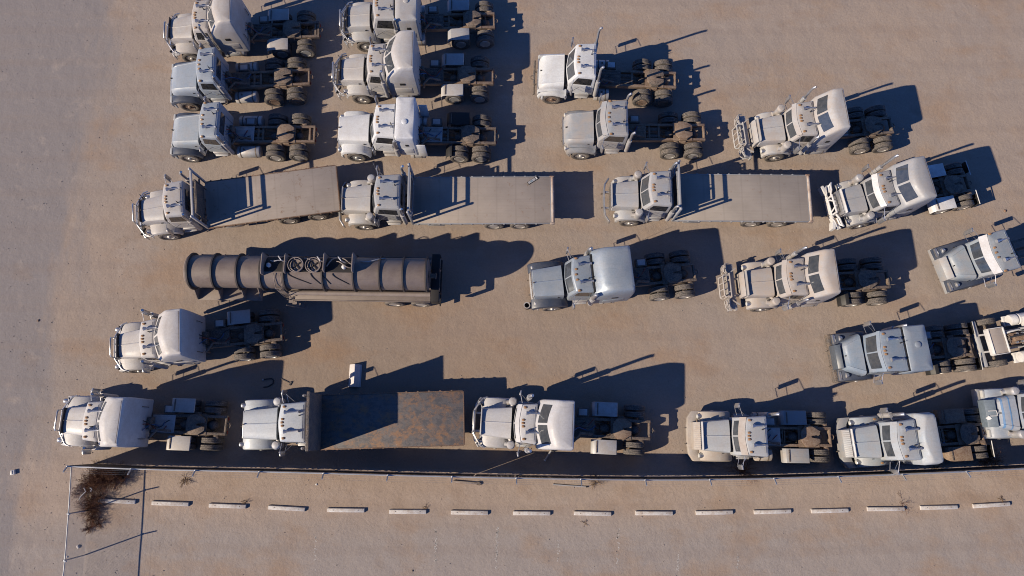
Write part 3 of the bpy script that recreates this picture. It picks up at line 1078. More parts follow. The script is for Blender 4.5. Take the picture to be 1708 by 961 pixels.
        m.tube([(xr + .2, -.7, 1.0), (xr + .2, -.7, 1.35), (xr + .5, -.3, 1.3), (xr + 1.1, -.34, 1.12)], .06, 8); m.build("exhaust_pipe", HUB, root)
        m = MB()
        xa = axles[0] - .95
        for s in (-1, 1):
            m.lathe([(.02, -.35), (.1, -.33), (.12, -.28), (.12, .28), (.1, .33), (.02, .35)], (xa, s * .2, .82), 'x', 12)
        m.build("air_tank", d.get('airtank_mat', DARKM), root)
        rnd = random.Random(d['seed'])
        for k, (mt, nm) in enumerate(((HOSE_B, "air_line"), (HOSE_R, "air_line"), (HOSE, "cable"))):
            m = MB()
            x0 = xr + .03; y0 = -.35 + .15 * k
            pts = []
            x1_ = xr + rnd.uniform(.6, 1.3); y1_ = rnd.uniform(-.35, .35)
            for i in range(9):
                t = i / 8
                pts.append((x0 + (x1_ - x0) * t, y0 + (y1_ - y0) * t + .16 * sin(t * 6 + k), 1.75 * (1 - t) + 1.08 * t - .35 * sin(pi * t)))
            m.tube(pts, .022, 6)
            m.build(nm, mt, root)
        m = MB()
        m.box(xr + .04, xr + .22, -.3, .3, .99, 1.45)
        m.build("line_bracket", DARKM, root, bevel=.02)
        for s in (-1, 1):
            m = MB()
            m.obox((end + .02, s * .32, .80), (.04, .16, .10))
            m.build("tail_light", plain("red_lens", (.25, .03, .02), .4), root, bevel=.02)
        m = MB()
        m.tube([(end - .02, -.1, .86), (end + .12, -.1, .86), (end + .16, 0, .86), (end + .12, .1, .86), (end - .02, .1, .86)], .03, 6)
        m.build("tow_pintle", chassis, root)
    return dict(T=T, root=root, X=X, r1=r1, xr=xr, axles=axles, end=end, h0=h0, h1=h1, bx=bx, r0=r0, xc=xc)

# ------------------------------------------------------------------ truck paints
def P(n, c, **k): return paint(n, c, **k)
P_T1 = P("dusty_beige_paint", (0.47, 0.435, 0.4), dust=.3)
P_BLUEGREY = P("blue_grey_paint", (0.29, 0.35, 0.43), dust=.12, rough=.35)
P_BLUEGREY2 = P("faded_blue_grey_paint", (0.3, 0.355, 0.42), dust=.15, rough=.4)
P_FENDER = P("dark_blue_fender_paint", (.04, .055, .09), dust=.04, rough=.3)
P_GREIGE = P("greige_paint", (0.4, 0.395, 0.39), dust=.25)
P_GREIGE2 = P("pale_greige_paint", (0.48, 0.455, 0.43), dust=.22)
P_WHITE = P("white_paint", (0.64, 0.63, 0.62), dust=.14, rough=.35)
P_WHITE2 = P("cream_white_paint", (0.63, 0.63, 0.62), dust=.16, rough=.35)
P_GREY8 = P("grey_paint", (0.29, 0.325, 0.37), dust=.3)
P_STEEL8 = P("worn_steel_fender", (.22, .25, .29), dust=.25, rough=.3)
P_PINK9 = P("bleached_pink_white_paint", (0.405, 0.395, 0.385), dust=.35, rough=.6)
P_GREY10 = P("warm_grey_paint", (0.28, 0.285, 0.295), dust=.2)
P_SILVER11 = P("silver_blue_paint", (0.28, 0.34, 0.41), dust=.1, rough=.3, metal=.25)
P_TAN12 = P("dusty_tan_paint", (0.37, 0.345, 0.325), dust=.45, rough=.65)
P_STEEL13 = P("steel_blue_paint", (0.235, 0.295, 0.36), dust=.2)
P_CREAM14 = P("cream_paint", (0.55, 0.51, 0.47), dust=.2)
P_CREAM15 = P("warm_white_paint", (0.56, 0.53, 0.5), dust=.2)
P_F1 = P("sand_grey_paint", (0.45, 0.425, 0.405), dust=.25)
P_F2 = P("pale_sand_paint", (0.42, 0.405, 0.395), dust=.25)
P_F2C = P("cool_grey_paint", (0.31, 0.34, 0.385), dust=.2)
P_F3 = P("stone_grey_paint", (0.355, 0.36, 0.37), dust=.25)
P_SILVER4 = P("bright_silver_paint", (0.48, 0.53, 0.59), dust=.1, rough=.36, metal=.1)
P_W16 = P("off_white_paint", (0.5, 0.48, 0.465), dust=.15)
P_GREY17 = P("pale_grey_paint", (0.395, 0.43, 0.47), dust=.18)
P_TAN17 = P("tan_dust_paint", (0.44, 0.39, 0.34), dust=.5, rough=.7)
P_SILVER18 = P("silver_grey_paint", (0.33, 0.385, 0.445), dust=.2, rough=.45)
P_BLUE19 = P("slate_blue_paint", (0.2, 0.265, 0.35), dust=.12, rough=.35)
P_BLUE21 = P("sky_blue_paint", (0.265, 0.32, 0.41), dust=.15)
P_TRIM21 = P("mid_blue_stripe_paint", (.10, .22, .42), dust=.05)
SMOKE = plain("smoked_plastic", (.04, .035, .035), .3)

# ------------------------------------------------------------------ the yard's trucks
GRP = 'worn semi trucks parked in rows'
BEDGRP = 'flatbed trucks parked in rows'
def S(**k):
    k.setdefault('group', GRP)
    k.setdefault('cat', 'truck')
    k.setdefault('name', 'semi_truck')
    return k

SPECS = [
 # upper left block
 S(seed=1, label="beige tall-sleeper semi at the yard's top left corner, with chrome bull bar",
   front=(280, 47, 1.7), rear=(531, 48, 1.0), paint=P_T1, hood=(283, 0), roof=(319, 348), slp=(None, 387), fw=321, ax=(469, 509), end=532,
   bump=276, bumper='bull', wn=.62, wc=.72, bug=.10, bug_mat=SMOKE, stacks=((-1.2, 3.6, -.15), (1.2, 3.6, -.15)), rfend=((0, -1, 'slant'), (0, 1, 'full')), tank=(.1, 1.2)),
 S(seed=2, label="blue-grey dark-fendered day cab directly below the top left beige sleeper truck", zr=2.75,
   front=(281, 131, 1.55), rear=(516, 127, 1.0), paint=P_BLUEGREY, hood=(281, 0), roof=(326, 358), fw=317, ax=(456, 493), end=516,
   hood_style='slope', wn=.80, wc=.88, zn=1.62, zc=1.85, fender='flat', fender_paint=P_FENDER, bump=286, bumper_mat=P_BLUEGREY, chassis=FRAME_TAN,
   stacks=((-1.05, 3.3, .12),), tank=(.35, 1.5), tank_mat=P_T1, rw=1.0, cw=1.02, dirty_rims=True, ws=.36, mk=(-.84, -.22, 0, .22, .84), lamps='box', fender_lamp=False),
 S(seed=3, label="blue-grey dark-fendered day cab just above the leftmost flatbed truck", zr=2.75,
   front=(283, 217, 1.55), rear=(524, 223, 1.0), paint=P_BLUEGREY2, hood=(283, 0), roof=(331, 364), fw=319, ax=(460, 499), end=525,
   hood_style='slope', wn=.80, wc=.88, zn=1.62, zc=1.85, fender='flat', fender_paint=P_FENDER, bump=289, bumper_mat=P_BLUEGREY2, chassis=FRAME_TAN,
   stacks=((-1.05, 3.1, .12),), tank=(.3, 1.5), rw=1.0, cw=1.02, ws=.36, mk=(-.84, -.22, 0, .22, .84), lamps='box', fender_lamp=False, fifth_mat=FRAME_TAN),
 S(seed=4, label="greige flat-top sleeper semi touching the top edge, above the other greige truck", zr=2.78,
   front=(571, 27, 1.7), rear=(824, 33, 1.0), paint=P_GREIGE, hood=(579, 0), roof=(622, 660), slp=(None, 696), slp_style='flat', zs=2.95, fw=611, ax=(768, 808), end=825,
   bump=567, bumper='bull', wn=.64, wc=.74, bug=.10, bug_mat=SMOKE, rfend=((0, -1, 'slant'), (0, 1, 'full')), stacks=((-1.15, 3.0, -.1), (1.15, 3.0, -.1)), tank=(.1, 1.3), chassis=FRAME_TAN),
 S(seed=5, label="greige tall-sleeper semi with slanted roof windows parked directly above the white flat-top sleeper truck",
   front=(559, 115, 1.7), rear=(822, 126, 1.0), paint=P_GREIGE2, hood=(568, 0), roof=(612, 642), slp=(None, 691), fw=605, ax=(758, 800), end=823,
   bump=555, bumper='bull', wn=.64, wc=.74, bug=.10, bug_mat=SMOKE, stacks=((-1.2, 3.55, -.1),), rfend=((0, -1, 'full'), (0, 1, 'full')), tank=(.1, 1.2), chassis=FRAME_TAN),
 S(seed=6, label="clean white flat-top sleeper semi with rounded white fenders parked third down in the second column", zr=2.72,
   front=(563, 213, 1.7), rear=(827, 226, 1.0), paint=P_WHITE, hood=(565, 0), roof=(623, 661), slp=(None, 692), slp_style='flat', zs=3.05, fw=597, ax=(767, 803), end=827,
   bump=566, wn=.70, wc=.80, crease=0.0, ws=.42, fz=1.3, stacks=((-1.15, 2.7, -.1, .09),), fairing=.45, rfend=((0, -1, 'q'), (0, 1, 'full')), rfend_mat=BLACK, tank=(.5, 1.3),
   grille_mat=P_WHITE, fender_lamp=False, chassis=FRAME, mirrors=True),
 S(seed=7, label="white snub-nosed day-cab semi with two exhaust stacks and a front push pole", zr=2.72,
   front=(899, 118, 1.45), rear=(1128, 133, 1.0), paint=P_WHITE2, hood=(899, 0), roof=(959, 995), fw=921, ax=(1072, 1107), end=1128,
   hood_style='slope', wn=1.0, wc=.94, zn=1.55, zc=1.82, fender='wide', fz=1.12, bump=896, bumper_mat=P_WHITE2, ws=.48, dirty_rims=True, chassis=FRAME_TAN,
   stacks=((-1.08, 3.9, .12), (1.08, 3.9, .0)), tank=(.1, .9), rw=.98, cw=1.0, lamps='box', fender_lamp=False, deck=(.3, 1.5)),
 S(seed=8, label="battered grey day-cab semi with rusty frame, below the white push-pole truck", zr=2.72,
   front=(943, 213, 1.5), rear=(1175, 220, 1.0), paint=P_GREY8, hood=(941, 0), roof=(1010, 1048), fw=968, ax=(1117, 1156), end=1176,
   hood_style='slope', wn=.86, wc=.90, zn=1.62, zc=1.85, fender='wide', fz=1.12, fender_paint=P_STEEL8, bump=940, bumper_mat=P_GREY8, chassis=FRAME_TAN, visor=.26, ws=.5,
   stacks=((-1.05, 3.15, .12), (1.05, 3.15, .0)), rw=.98, cw=1.0, lamps='pod', fender_lamp=False, mk=(-.84, -.22, 0, .22, .84), deck_mat=FRAME_TAN, fifth_mat=FRAME_TAN),
 S(seed=9, label="bleached tall-sleeper semi with big tubular grille guard, the upper of the two guarded trucks", 
   front=(1262, 216, 1.75), rear=(1486, 208, 1.0), paint=P_PINK9, hood=(1266, 0), roof=(1330, 1361), slp=(None, 1412), fw=1287, ax=(1431, 1469), end=1489, zs=3.62,
   bump=1237, bumper='guard', bumper_mat=P_PINK9, wn=.66, wc=.76, bug=.14, bug_mat=P_PINK9, visor=.2, visor_mat=P_PINK9, nose=.18, nose_mat=P_PINK9, cleaners=(-1, 1), cleaner_mat=P_PINK9, stack_mat=CHROME,
   stacks=((-1.2, 3.0, -.3), (1.2, 3.6, -.3)), whip=(1,), dirty_rims=False, tank=(.1, 1.2)),
 # flatbeds in the middle row
 S(seed=10, name='flatbed_truck', cat='flatbed truck', group=BEDGRP, label="leftmost flatbed truck, its pale steel deck flecked with rust spots",
   front=(230, 352, 1.7), rear=(563, 313.5, 1.3), paint=P_F1, hood=(234, 0), roof=(270, 305), fw=280, ax=(478, 526), end=560,
   bump=224, bumper='bull', wn=.62, wc=.72, bug=.10, bug_mat=SMOKE, stacks=((-1.1, 3.2, .08), (1.1, 3.2, .08)), bed=True),
 S(seed=11, name='flatbed_truck', cat='flatbed truck', group=BEDGRP, label="flatbed truck whose plain grey deck carries a small black framed plate near its tail",
   front=(571, 331, 1.7), rear=(921, 333.5, 1.3), paint=P_F2, cab_paint=P_F2C, hood=(571, 0), roof=(624, 667), fw=609, ax=(824, 867), end=920,
   bump=566, wn=.64, wc=.75, bug=.08, bug_mat=P_F2, stacks=((-1.1, 3.2, .08), (1.1, 3.2, .08)), cleaners=(-1, 1), whip=(1,), bed=True),
 S(seed=12, name='flatbed_truck', cat='flatbed truck', group=BEDGRP, label="flatbed truck with bare smooth grey deck and rusty tail roller, rightmost of the flatbeds",
   front=(1017, 324, 1.7), rear=(1349, 331, 1.3), paint=P_F3, hood=(1021, 0), roof=(1084, 1121), fw=1049, ax=(1252, 1296), end=1348,
   bump=1006, bumper='plain', wn=.66, wc=.76, bug=.12, bug_mat=P_F2, stacks=((-1.1, 3.1, .08), (1.1, 3.2, .08)), cleaners=(-1, 1), ws=.42, bed=True),
 S(seed=13, label="warm grey tall-sleeper semi with white looped moose bars behind the rightmost flatbed",
   front=(1401, 336, 1.75), rear=(1612, 305, 1.0), paint=P_GREY10, hood=(1407, 0), roof=(1468, 1494), slp=(None, 1552), fw=1425, ax=(1562, 1600), end=1618, zs=3.62,
   bump=1381, bumper='tubes', guard_mat=WHITE, bumper_mat=WHITE, wn=.66, wc=.76, bug=.12, bug_mat=WHITE, visor=.24, visor_mat=WHITE, cleaners=(-1, 1), nose=.14, nose_mat=CHROME,
   stacks=((1.2, 3.9, -.3),), rfend=((0, -1, 'full'), (0, 1, 'full')), rfend_mat=WHITE, tank=(.1, 1.0), flap_mat=WHITE, flaps=True),
 # below the flatbeds
 S(seed=14, label="silver-blue semi with a smooth sloped-roof sleeper standing right of the tank trailer", zr=2.75,
   front=(890, 472, 1.7), rear=(1158, 453, 1.0), paint=P_SILVER11, hood=(889, 0), roof=(955, 990), slp=(None, 1056), slp_style='stream', zs=3.3, sw=1.2, fw=917, ax=(1097, 1139), end=1160,
   bump=884, wn=.72, wc=.80, fender='flat', fender_paint=P_FENDER, bumper_mat=ALU, stacks=((-1.15, 3.0, -.1, .09), (1.15, 3.0, -.1, .09)), whip=(1,), ws=.42, tank=(.4, 1.2), fender_lamp=False,
   mk=(-.8, -.26, 0, .26, .8)),
 S(seed=15, label="dusty tan tall-sleeper semi with big tubular grille guard, the lower of the two guarded trucks",
   front=(1242, 472, 1.75), rear=(1482, 465, 1.0), paint=P_TAN12, hood=(1246, 0), roof=(1313, 1346), slp=(None, 1397), fw=1265, ax=(1418, 1461), end=1484, zs=3.62,
   bump=1214, bumper='guard', bumper_mat=P_TAN12, wn=.66, wc=.76, bug=.14, bug_mat=P_PINK9, visor=.2, visor_mat=P_TAN12, nose=.18, nose_mat=P_TAN12, cleaners=(-1, 1), cleaner_mat=P_TAN12,
   stacks=((-1.2, 2.9, -.3), (1.2, 3.5, -.3)), whip=(1,), tank=(.1, 1.2), rfend=((0, -1, 'q'),), rfend_mat=BLACK),
 S(seed=16, label="steel-blue day-cab truck with bright white sun visor, cut off by the right edge", zr=2.72,
   front=(1563, 453, .9), rear=(1674, 418, 2.72), paint=P_STEEL13, hood=(1589, 0), roof=(1656, 1691), fw=1604, ax=(1790, 1832), end=1850,
   wn=.60, wc=.90, hood_style='slope', zn=1.7, fender='flat', fender_paint=P_FENDER, bump=1566, straight_bumper=True, bth=.16, bumper_mat=P_GREY8, visor=.36, visor_mat=WHITE, ws=.56, rw=1.0, rwf=.98, cw=1.0, lamps='box', top_lamps=True, nose=.34, nose_mat=P_GREY8,
   mk=(-.84, -.22, 0, .22, .84), horns=True, stacks=(), bz=(.8, .5)),
 # lower left
 S(seed=17, label="cream tall-sleeper semi parked alone between the tank trailer and the bottom row",
   front=(193, 577, 1.7), rear=(469, 552, 1.0), paint=P_CREAM14, hood=(197, 0), roof=(231, 259), slp=(None, 303), fw=231, ax=(405, 448), end=470,
   bump=187, bumper='bull', wn=.62, wc=.72, bug=.11, bug_mat=SMOKE, stacks=((-1.2, 3.5, -.3), (1.2, 3.5, -.3)), tank=(.1, 1.2), rfend=((0, 1, 'full'),), rfend_mat=P_T1),
 S(seed=18, label="warm white tall-sleeper semi at the left end of the bottom row beside the fence corner",
   front=(102, 701, 1.7), rear=(377, 710, 1.0), paint=P_CREAM15, hood=(106, 0), roof=(137, 165), slp=(None, 203), fw=141, ax=(309, 354), end=377,
   bump=97, bumper='bull', wn=.62, wc=.72, bug=.11, bug_mat=SMOKE, stacks=((-1.2, 3.2, -.3), (1.2, 3.2, -.3)), tank=(.1, 1.0), rfend=((0, -1, 'full'), (0, 1, 'full')), rfend_mat=P_T1),
 S(seed=19, name='flatbed_truck', cat='flatbed truck', group=BEDGRP, label="silver flatbed truck with a tall dark headboard and blotchy rusted deck",
   front=(405, 708, 1.7), rear=(774, 697, 1.3), paint=P_SILVER4, hood=(405, 0), roof=(464, 509), fw=437, ax=(668, 712), end=772,
   bump=408, bumper_mat=P_SILVER4, wn=.68, wc=.78, stacks=((-1.2, 2.9, -.1), (1.2, 2.9, -.1)), cleaners=(-1, 1), bed=True, flaps=False, fender_lamp=False, ws=.36),
 S(seed=20, label="off-white tall-sleeper semi with dark roof windows, right of the rusted flatbed",
   front=(800, 703, 1.7), rear=(1085, 718, 1.0), paint=P_W16, hood=(803, 0), roof=(866, 896), slp=(None, 958), fw=828, ax=(1010, 1059), end=1085,
   bump=789, bumper='bull', wn=.64, wc=.76, bug=.12, bug_mat=P_W16, visor=.2, visor_mat=P_W16, cleaners=(-1, 1), stacks=((-1.22, 3.8, -.4, .08), (1.22, 3.8, -.4, .08)),
   rfend=((0, -1, 'full'), (0, 1, 'full')), rfend_mat=ALU, tank=(.1, .9), chassis=FRAME, fifth_mat=FRAME_TAN),
 S(seed=21, label="pale grey day-cab truck with a tan dust-caked bumper and fenders in the bottom row", zr=2.72,
   front=(1173, 727, 1.7), rear=(1386, 729, 1.0), paint=P_GREY17, cab_paint=P_GREY17, hood=(1172, 0), roof=(1243, 1281), fw=1190, ax=(1325, 1365), end=1387,
   bump=1146, bumper='plain', bumper_mat=P_TAN17, bth=.42, bz=(.86, .5), fender_paint=P_TAN17, wn=.68, wc=.80, bug=.13, bug_mat=WHITE, nose=.34, slats=True, nose_mat=P_TAN17, visor=.28, visor_mat=P_TAN17, ws=.44,
   rfend=((0, -1, 'full'), (0, 1, 'full')), rfend_mat=P_GREY8, chassis=FRAME_TAN, fifth_mat=FRAME_TAN, stacks=((1.0, 3.0, .35, .08),), tank=(.0, .8), tank_mat=P_TAN17, flaps=False),
 S(seed=22, label="silver-grey truck with a low dusty domed sleeper, right of the tan-bumpered day cab", zr=2.70,
   front=(1422, 739.5, 1.7), rear=(1640, 722, 1.0), paint=P_SILVER18, hood=(1424, 0), roof=(1498, 1533), slp=(None, 1567), slp_style='dome', zs=2.98, sw=1.18, fw=1445, ax=(1590, 1625), end=1641,
   bump=1399, bumper='plain', bumper_mat=P_GREY8, bth=.42, bz=(.86, .5), wn=.68, wc=.80, bug=.08, bug_mat=WHITE, nose=.36, slats=True, nose_mat=P_GREY8, visor=.25, visor_mat=P_SILVER18, fender_lamp=True, ws=.42,
   chassis=FRAME_TAN, rfend=((0, -1, 'full'), (0, 1, 'full')), rfend_mat=FRAME_TAN, stacks=((1.18, 2.95, -.75, .08),), tank=(-.2, .5), flap_mat=WHITE, flaps=True),
 S(seed=23, label="slate-blue truck with a tapered hood and low sleeper, above the silver-grey domed sleeper truck", zr=2.72,
   front=(1397, 595, 1.6), rear=(1620, 577, 1.0), paint=P_BLUE19, hood=(1408, 0), roof=(1470, 1512), slp=(None, 1549), slp_style='flat', zs=2.78, sw=1.1, fw=1422, ax=(1564, 1606), end=1621,
   hood_style='slope', wn=.62, wc=1.0, zn=1.65, fender='flat', fender_paint=P_FENDER, bump=1385, bumper_mat=DARKM, straight_bumper=True, bth=.16, bumper='plain', top_lamps=True, ws=.42, rw=1.02, cw=1.02, nose=.3, nose_mat=plain('dark_nose_panel', (.09, .11, .14), .4),
   visor=.1, stacks=((1.1, 2.9, .0),), rfend=((0, -1, 'q'),), rfend_mat=BLACK, lamps='box', flap_mat=ALU, flaps=True),
 S(seed=24, label="sky-blue truck with darker hood stripes, cut off by the right edge", zr=2.72,
   front=(1648, 690, 1.2), rear=(1830, 684, 1.2), paint=P_BLUE21, hood=(1667, 0), roof=(1738, 1780), fw=1661, ax=(1870, 1912), end=1935,
   wn=.68, wc=.86, hood_style='slope', fz=1.26, zn=1.7, bump=1632, bumper_mat=ALU, straight_bumper=True, bth=.2, bz=(.85, .45), ws=.5, stacks=(), nose=.45, nose_mat=plain('blue_grey_nose', (.15, .19, .24), .5), stripes=True, lamps='box', fender_lamp=True, cleaners=(-1, 1)),
]
BUILT = {}
for d in SPECS:
    BUILT[d['seed']] = truck(d)

b_ = BUILT[7]
xb = b_['X'](891, .7)
m = MB(); m.tube([(xb, -1.0, .7), (xb, 1.0, .7)], .06, 8)
for s in (-1, 1): m.tube([(xb, s * .38, .7), (b_['h0'] + .1, s * .38, .72)], .04, 6)
m.tube([(xb, -.1, .7), (xb - .16, -.1, .7), (xb - .2, 0, .7), (xb - .16, .1, .7), (xb, .1, .7)], .03, 6)
m.build("push_bar", DARKM, b_['root'])

# ------------------------------------------------------------------ flat beds
def deck_mat(name, base, rust, amt, chips=None, plank=True, scale=3.0):
    m, nt, b = nodes_of(name)
    L = nt.links.new
    p = pos_of(nt)
    c = mixc(nt, ramp(nt, noise(nt, p, 0.8, 5), ((.35, 0), (.7, 1))), base, tuple(x * .82 for x in base))
    f = ramp(nt, noise(nt, p, scale, 8, .72), ((.62 - amt * .3, 0), (.74 - amt * .25, 1)))
    c = mixc(nt, f, c, rust)
    c = mixc(nt, ramp(nt, noise(nt, p, 30, 3, .6), ((.5, 0), (.8, .28))), c, (.45, .38, .32))
    if plank:
        obj = nt.nodes.new("ShaderNodeTexCoord").outputs["Object"]
        st = noise(nt, vmul(nt, obj, (.5, 14, 1)), 1.0, 2)
        c = mixc(nt, ramp(nt, st, ((.45, 0), (.7, .15))), c, tuple(x * .6 for x in base))
        w = nt.nodes.new("ShaderNodeTexWave")
        w.wave_type = 'BANDS'; w.bands_direction = 'X'
        w.inputs["Scale"].default_value = .32
        w.inputs["Distortion"].default_value = 0.0
        L(obj, w.inputs["Vector"])
        c = mixc(nt, ramp(nt, w.outputs["Fac"], ((.0, .18), (.03, 0))), c, tuple(x * .5 for x in base))
    if chips:
        c = mixc(nt, ramp(nt, noise(nt, p, 5.5, 6, .7), ((.68, 0), (.70, 1))), c, chips)
        c = mixc(nt, ramp(nt, noise(nt, vmul(nt, p, (1, 1.4, 1)), 3.0, 8, .8), ((.50, 0), (.56, .9))), c, (.10, .098, .105))
    L(c, b.inputs["Base Color"])
    b.inputs["Roughness"].default_value = .75
    bump = nt.nodes.new("ShaderNodeBump")
    bump.inputs["Strength"].default_value = .25; bump.inputs["Distance"].default_value = .03
    L(noise(nt, p, 1.1, 4), bump.inputs["Height"]); L(bump.outputs[0], b.inputs["Normal"])
    return m
DECK1 = deck_mat("speckled_steel_deck", (.375, .325, .29), (.20, .12, .075), .12, plank=True, scale=3.4)
DECK2 = deck_mat("pale_grey_deck", (.375, .325, .285), (.28, .2, .15), .16)
DECK3 = deck_mat("grey_deck", (.365, .325, .29), (.28, .22, .18), .12)
DECK4 = deck_mat("rusted_deck", (.15, .14, .14), (.27, .155, .09), .55, chips=(.52, .45, .4), plank=False, scale=1.6)
RUSTY_ROLL = rusty("rust_banded_roller", (.46, .40, .36), (.20, .10, .06), .25, .6, 1.3)
TIMBER = rusty("dark_rust", (.13, .085, .06), (.2, .11, .07), .5)

def bed(b, px0, px1, dm, edge_m, style, hw=1.23, z=1.32, roller=False, hb=3.1, rz=0.0):
    root, X = b['root'], b['X']
    x0, x1 = X(px0, hb), X(px1, z)
    m = MB(); m.box(x0, x1, -hw, hw, z - .07, z)
    dk = m.build("deck", dm, root, bevel=.012)
    m = MB()
    for s in (-1, 1):
        m.box(x0 + .02, x1 - .02, s * (hw + .024) - .02, s * (hw + .024) + .02, z - .12, z + .012)
        n = int((x1 - x0) / .55)
        for i in range(n):
            xx = x0 + .3 + i * .55
            m.box(xx - .04, xx + .04, s * (hw + .055) - .012, s * (hw + .055) + .03, z - .14, z + .006)
    m.build("rub_rail", edge_m, dk, bevel=.006)
    m = MB()
    for s in (-1, 1): m.box(x0 + .1, x1 - .1, s * .43 - .05, s * .43 + .05, .99, z - .072)
    n = int((x1 - x0) / .5)
    for i in range(n + 1):
        xx = x0 + .1 + (x1 - x0 - .2) * i / n
        m.box(xx - .03, xx + .03, -hw + .02, hw - .02, z - .18, z - .073)
    m.build("subframe", DARKM, dk)
    m = MB()
    m.box(x1 - .05, x1 + .04, -hw, hw, z - .25, z - .002)
    m.build("tail_beam", edge_m, dk, bevel=.012)
    if roller:
        m = MB()
        m.lathe([(.02, -hw + .02), (.085, -hw + .02), (.085, -hw * .38), (.1, -hw * .37), (.1, -hw * .35), (.085, -hw * .34),
                 (.085, hw * .34), (.1, hw * .35), (.1, hw * .37), (.085, hw * .38), (.085, hw - .02), (.02, hw - .02)], (x1 + .12, 0, z - .03), 'y', 14)
        m.build("tail_roller", RUSTY_ROLL, root)
        m = MB()
        for s in (-1, 1): m.box(x1 - .02, x1 + .2, s * (hw + .03) - .035, s * (hw + .03) + .035, z - .2, z + .05)
        m.build("roller_bracket", RUSTY_ROLL, root, bevel=.02)
    if style == 'rack':
        m = MB()
        for s in (-1, 1):
            m.box(x0 - .02, x0 + .09, s * hw - .045, s * hw + .045, z - .1, hb)
            m.lathe([(.02, hb), (.07, hb + .01), (.075, hb + .06), (.02, hb + .1)], (x0 + .035, s * hw, 0), 'z', 10)
        m.box(x0 - .015, x0 + .085, -hw + .046, hw - .046, hb - .14, hb - .04)
        hbm = m.build("headboard", P_F1 if dm is DECK1 else P_F2C, root, bevel=.012)
        m = MB()
        for s in (-1, 1):
            m.box(x0 + .0, x0 + .07, s * .86 - .03, s * .86 + .03, z, hb - .45)
            m.box(x0 + .0, x0 + .07, min(s * .89, s * (hw - .056)), max(s * .89, s * (hw - .056)), 2.05, 2.14)
        m.box(x0 + .0, x0 + .07, -.83, .83, hb - .51, hb - .45)
        m.box(x0 + .0, x0 + .07, -.83, .83, z + .3, z + .36)
        m.build("inner_frame", DARKM if dm is DECK1 else P_F2C, hbm, bevel=.008)
        m = MB()
        for i in range(15):
            zz = z + .40 + i * .055
            if zz < hb - .56: m.box(x0 + .02, x0 + .045, -.828, .828, zz, zz + .048)
        m.build("headboard_panel", DARKM, hbm)
    else:
        m = MB()
        m.box(x0 - .05, x0 + .05, -hw - .04, hw + .04, z - .1, hb)
        hbm = m.build("headboard", DARKM, root, bevel=.015)
        m = MB()
        m.box(x0 - .052, x0 + .08, -hw - .06, hw + .06, hb + .004, hb + .06)
        m.build("headboard_rib", DARKM, hbm, bevel=.008)
    # a tool box and a tank hung under the bed
    for s in (-1, 1):
        m = MB()
        m.box(x0 + .7, x0 + 1.6, s * .95 - .2, s * .95 + .2, .55, 1.02)
        o = m.build("tool_box", ALU if rz == 0 else DARKM, root, bevel=.03)
        m = MB(); m.obox((x0 + 1.15, s * 1.16, .85), (.16, .03, .06)); m.build("latch", BLACK, o)
        m = MB()
        a = b['axles']
        m.tube([(a[0] - .75, s * .95, 1.0), (a[0] - .6, s * .95, 1.09), (a[-1] + .5, s * .95, 1.09), (a[-1] + .62, s * .95, 1.0)], .02, 6)
        m.build("fender_rail", DARKM, root)
    return x0, x1, z

bed(BUILT[10], 317, 563, DECK1, TIMBER, 'rack', hb=3.15)
e2 = bed(BUILT[11], 680, 918, DECK2, P_F2C, 'rack', roller=True, hb=3.12)
bed(BUILT[12], 1133, 1347, DECK3, P_F2C, 'rack', roller=True, hb=3.12)
bed(BUILT[19], 513, 773, DECK4, TIMBER, 'solid', hb=3.45, hw=1.27, z=1.28)

# the small framed plate lying on the second deck
b_ = BUILT[11]
pt = G(889, 301, 1.325)
rz_ = BUILT[11]['T'].rz + radians(33)
plate = thing("framed_plate", "small black-framed plate with grey patches lying on the pale grey flatbed deck", "plate", (pt.x, pt.y, 1.321), rz_)
MB().box(-.32, .32, -.085, .085, 0, .035).build("frame", BLACK, plate, bevel=.008)
MB().box(-.29, .13, -.065, .065, .036, .042).build("face", ALU, plate)
MB().box(.17, .24, -.066, .066, .036, .05).build("clip", WHITE, plate)
MB().box(-.16, -.04, -.04, .04, .043, .047).build("patch", plain("pale_blue_patch", (.22, .3, .36), .5), plate)

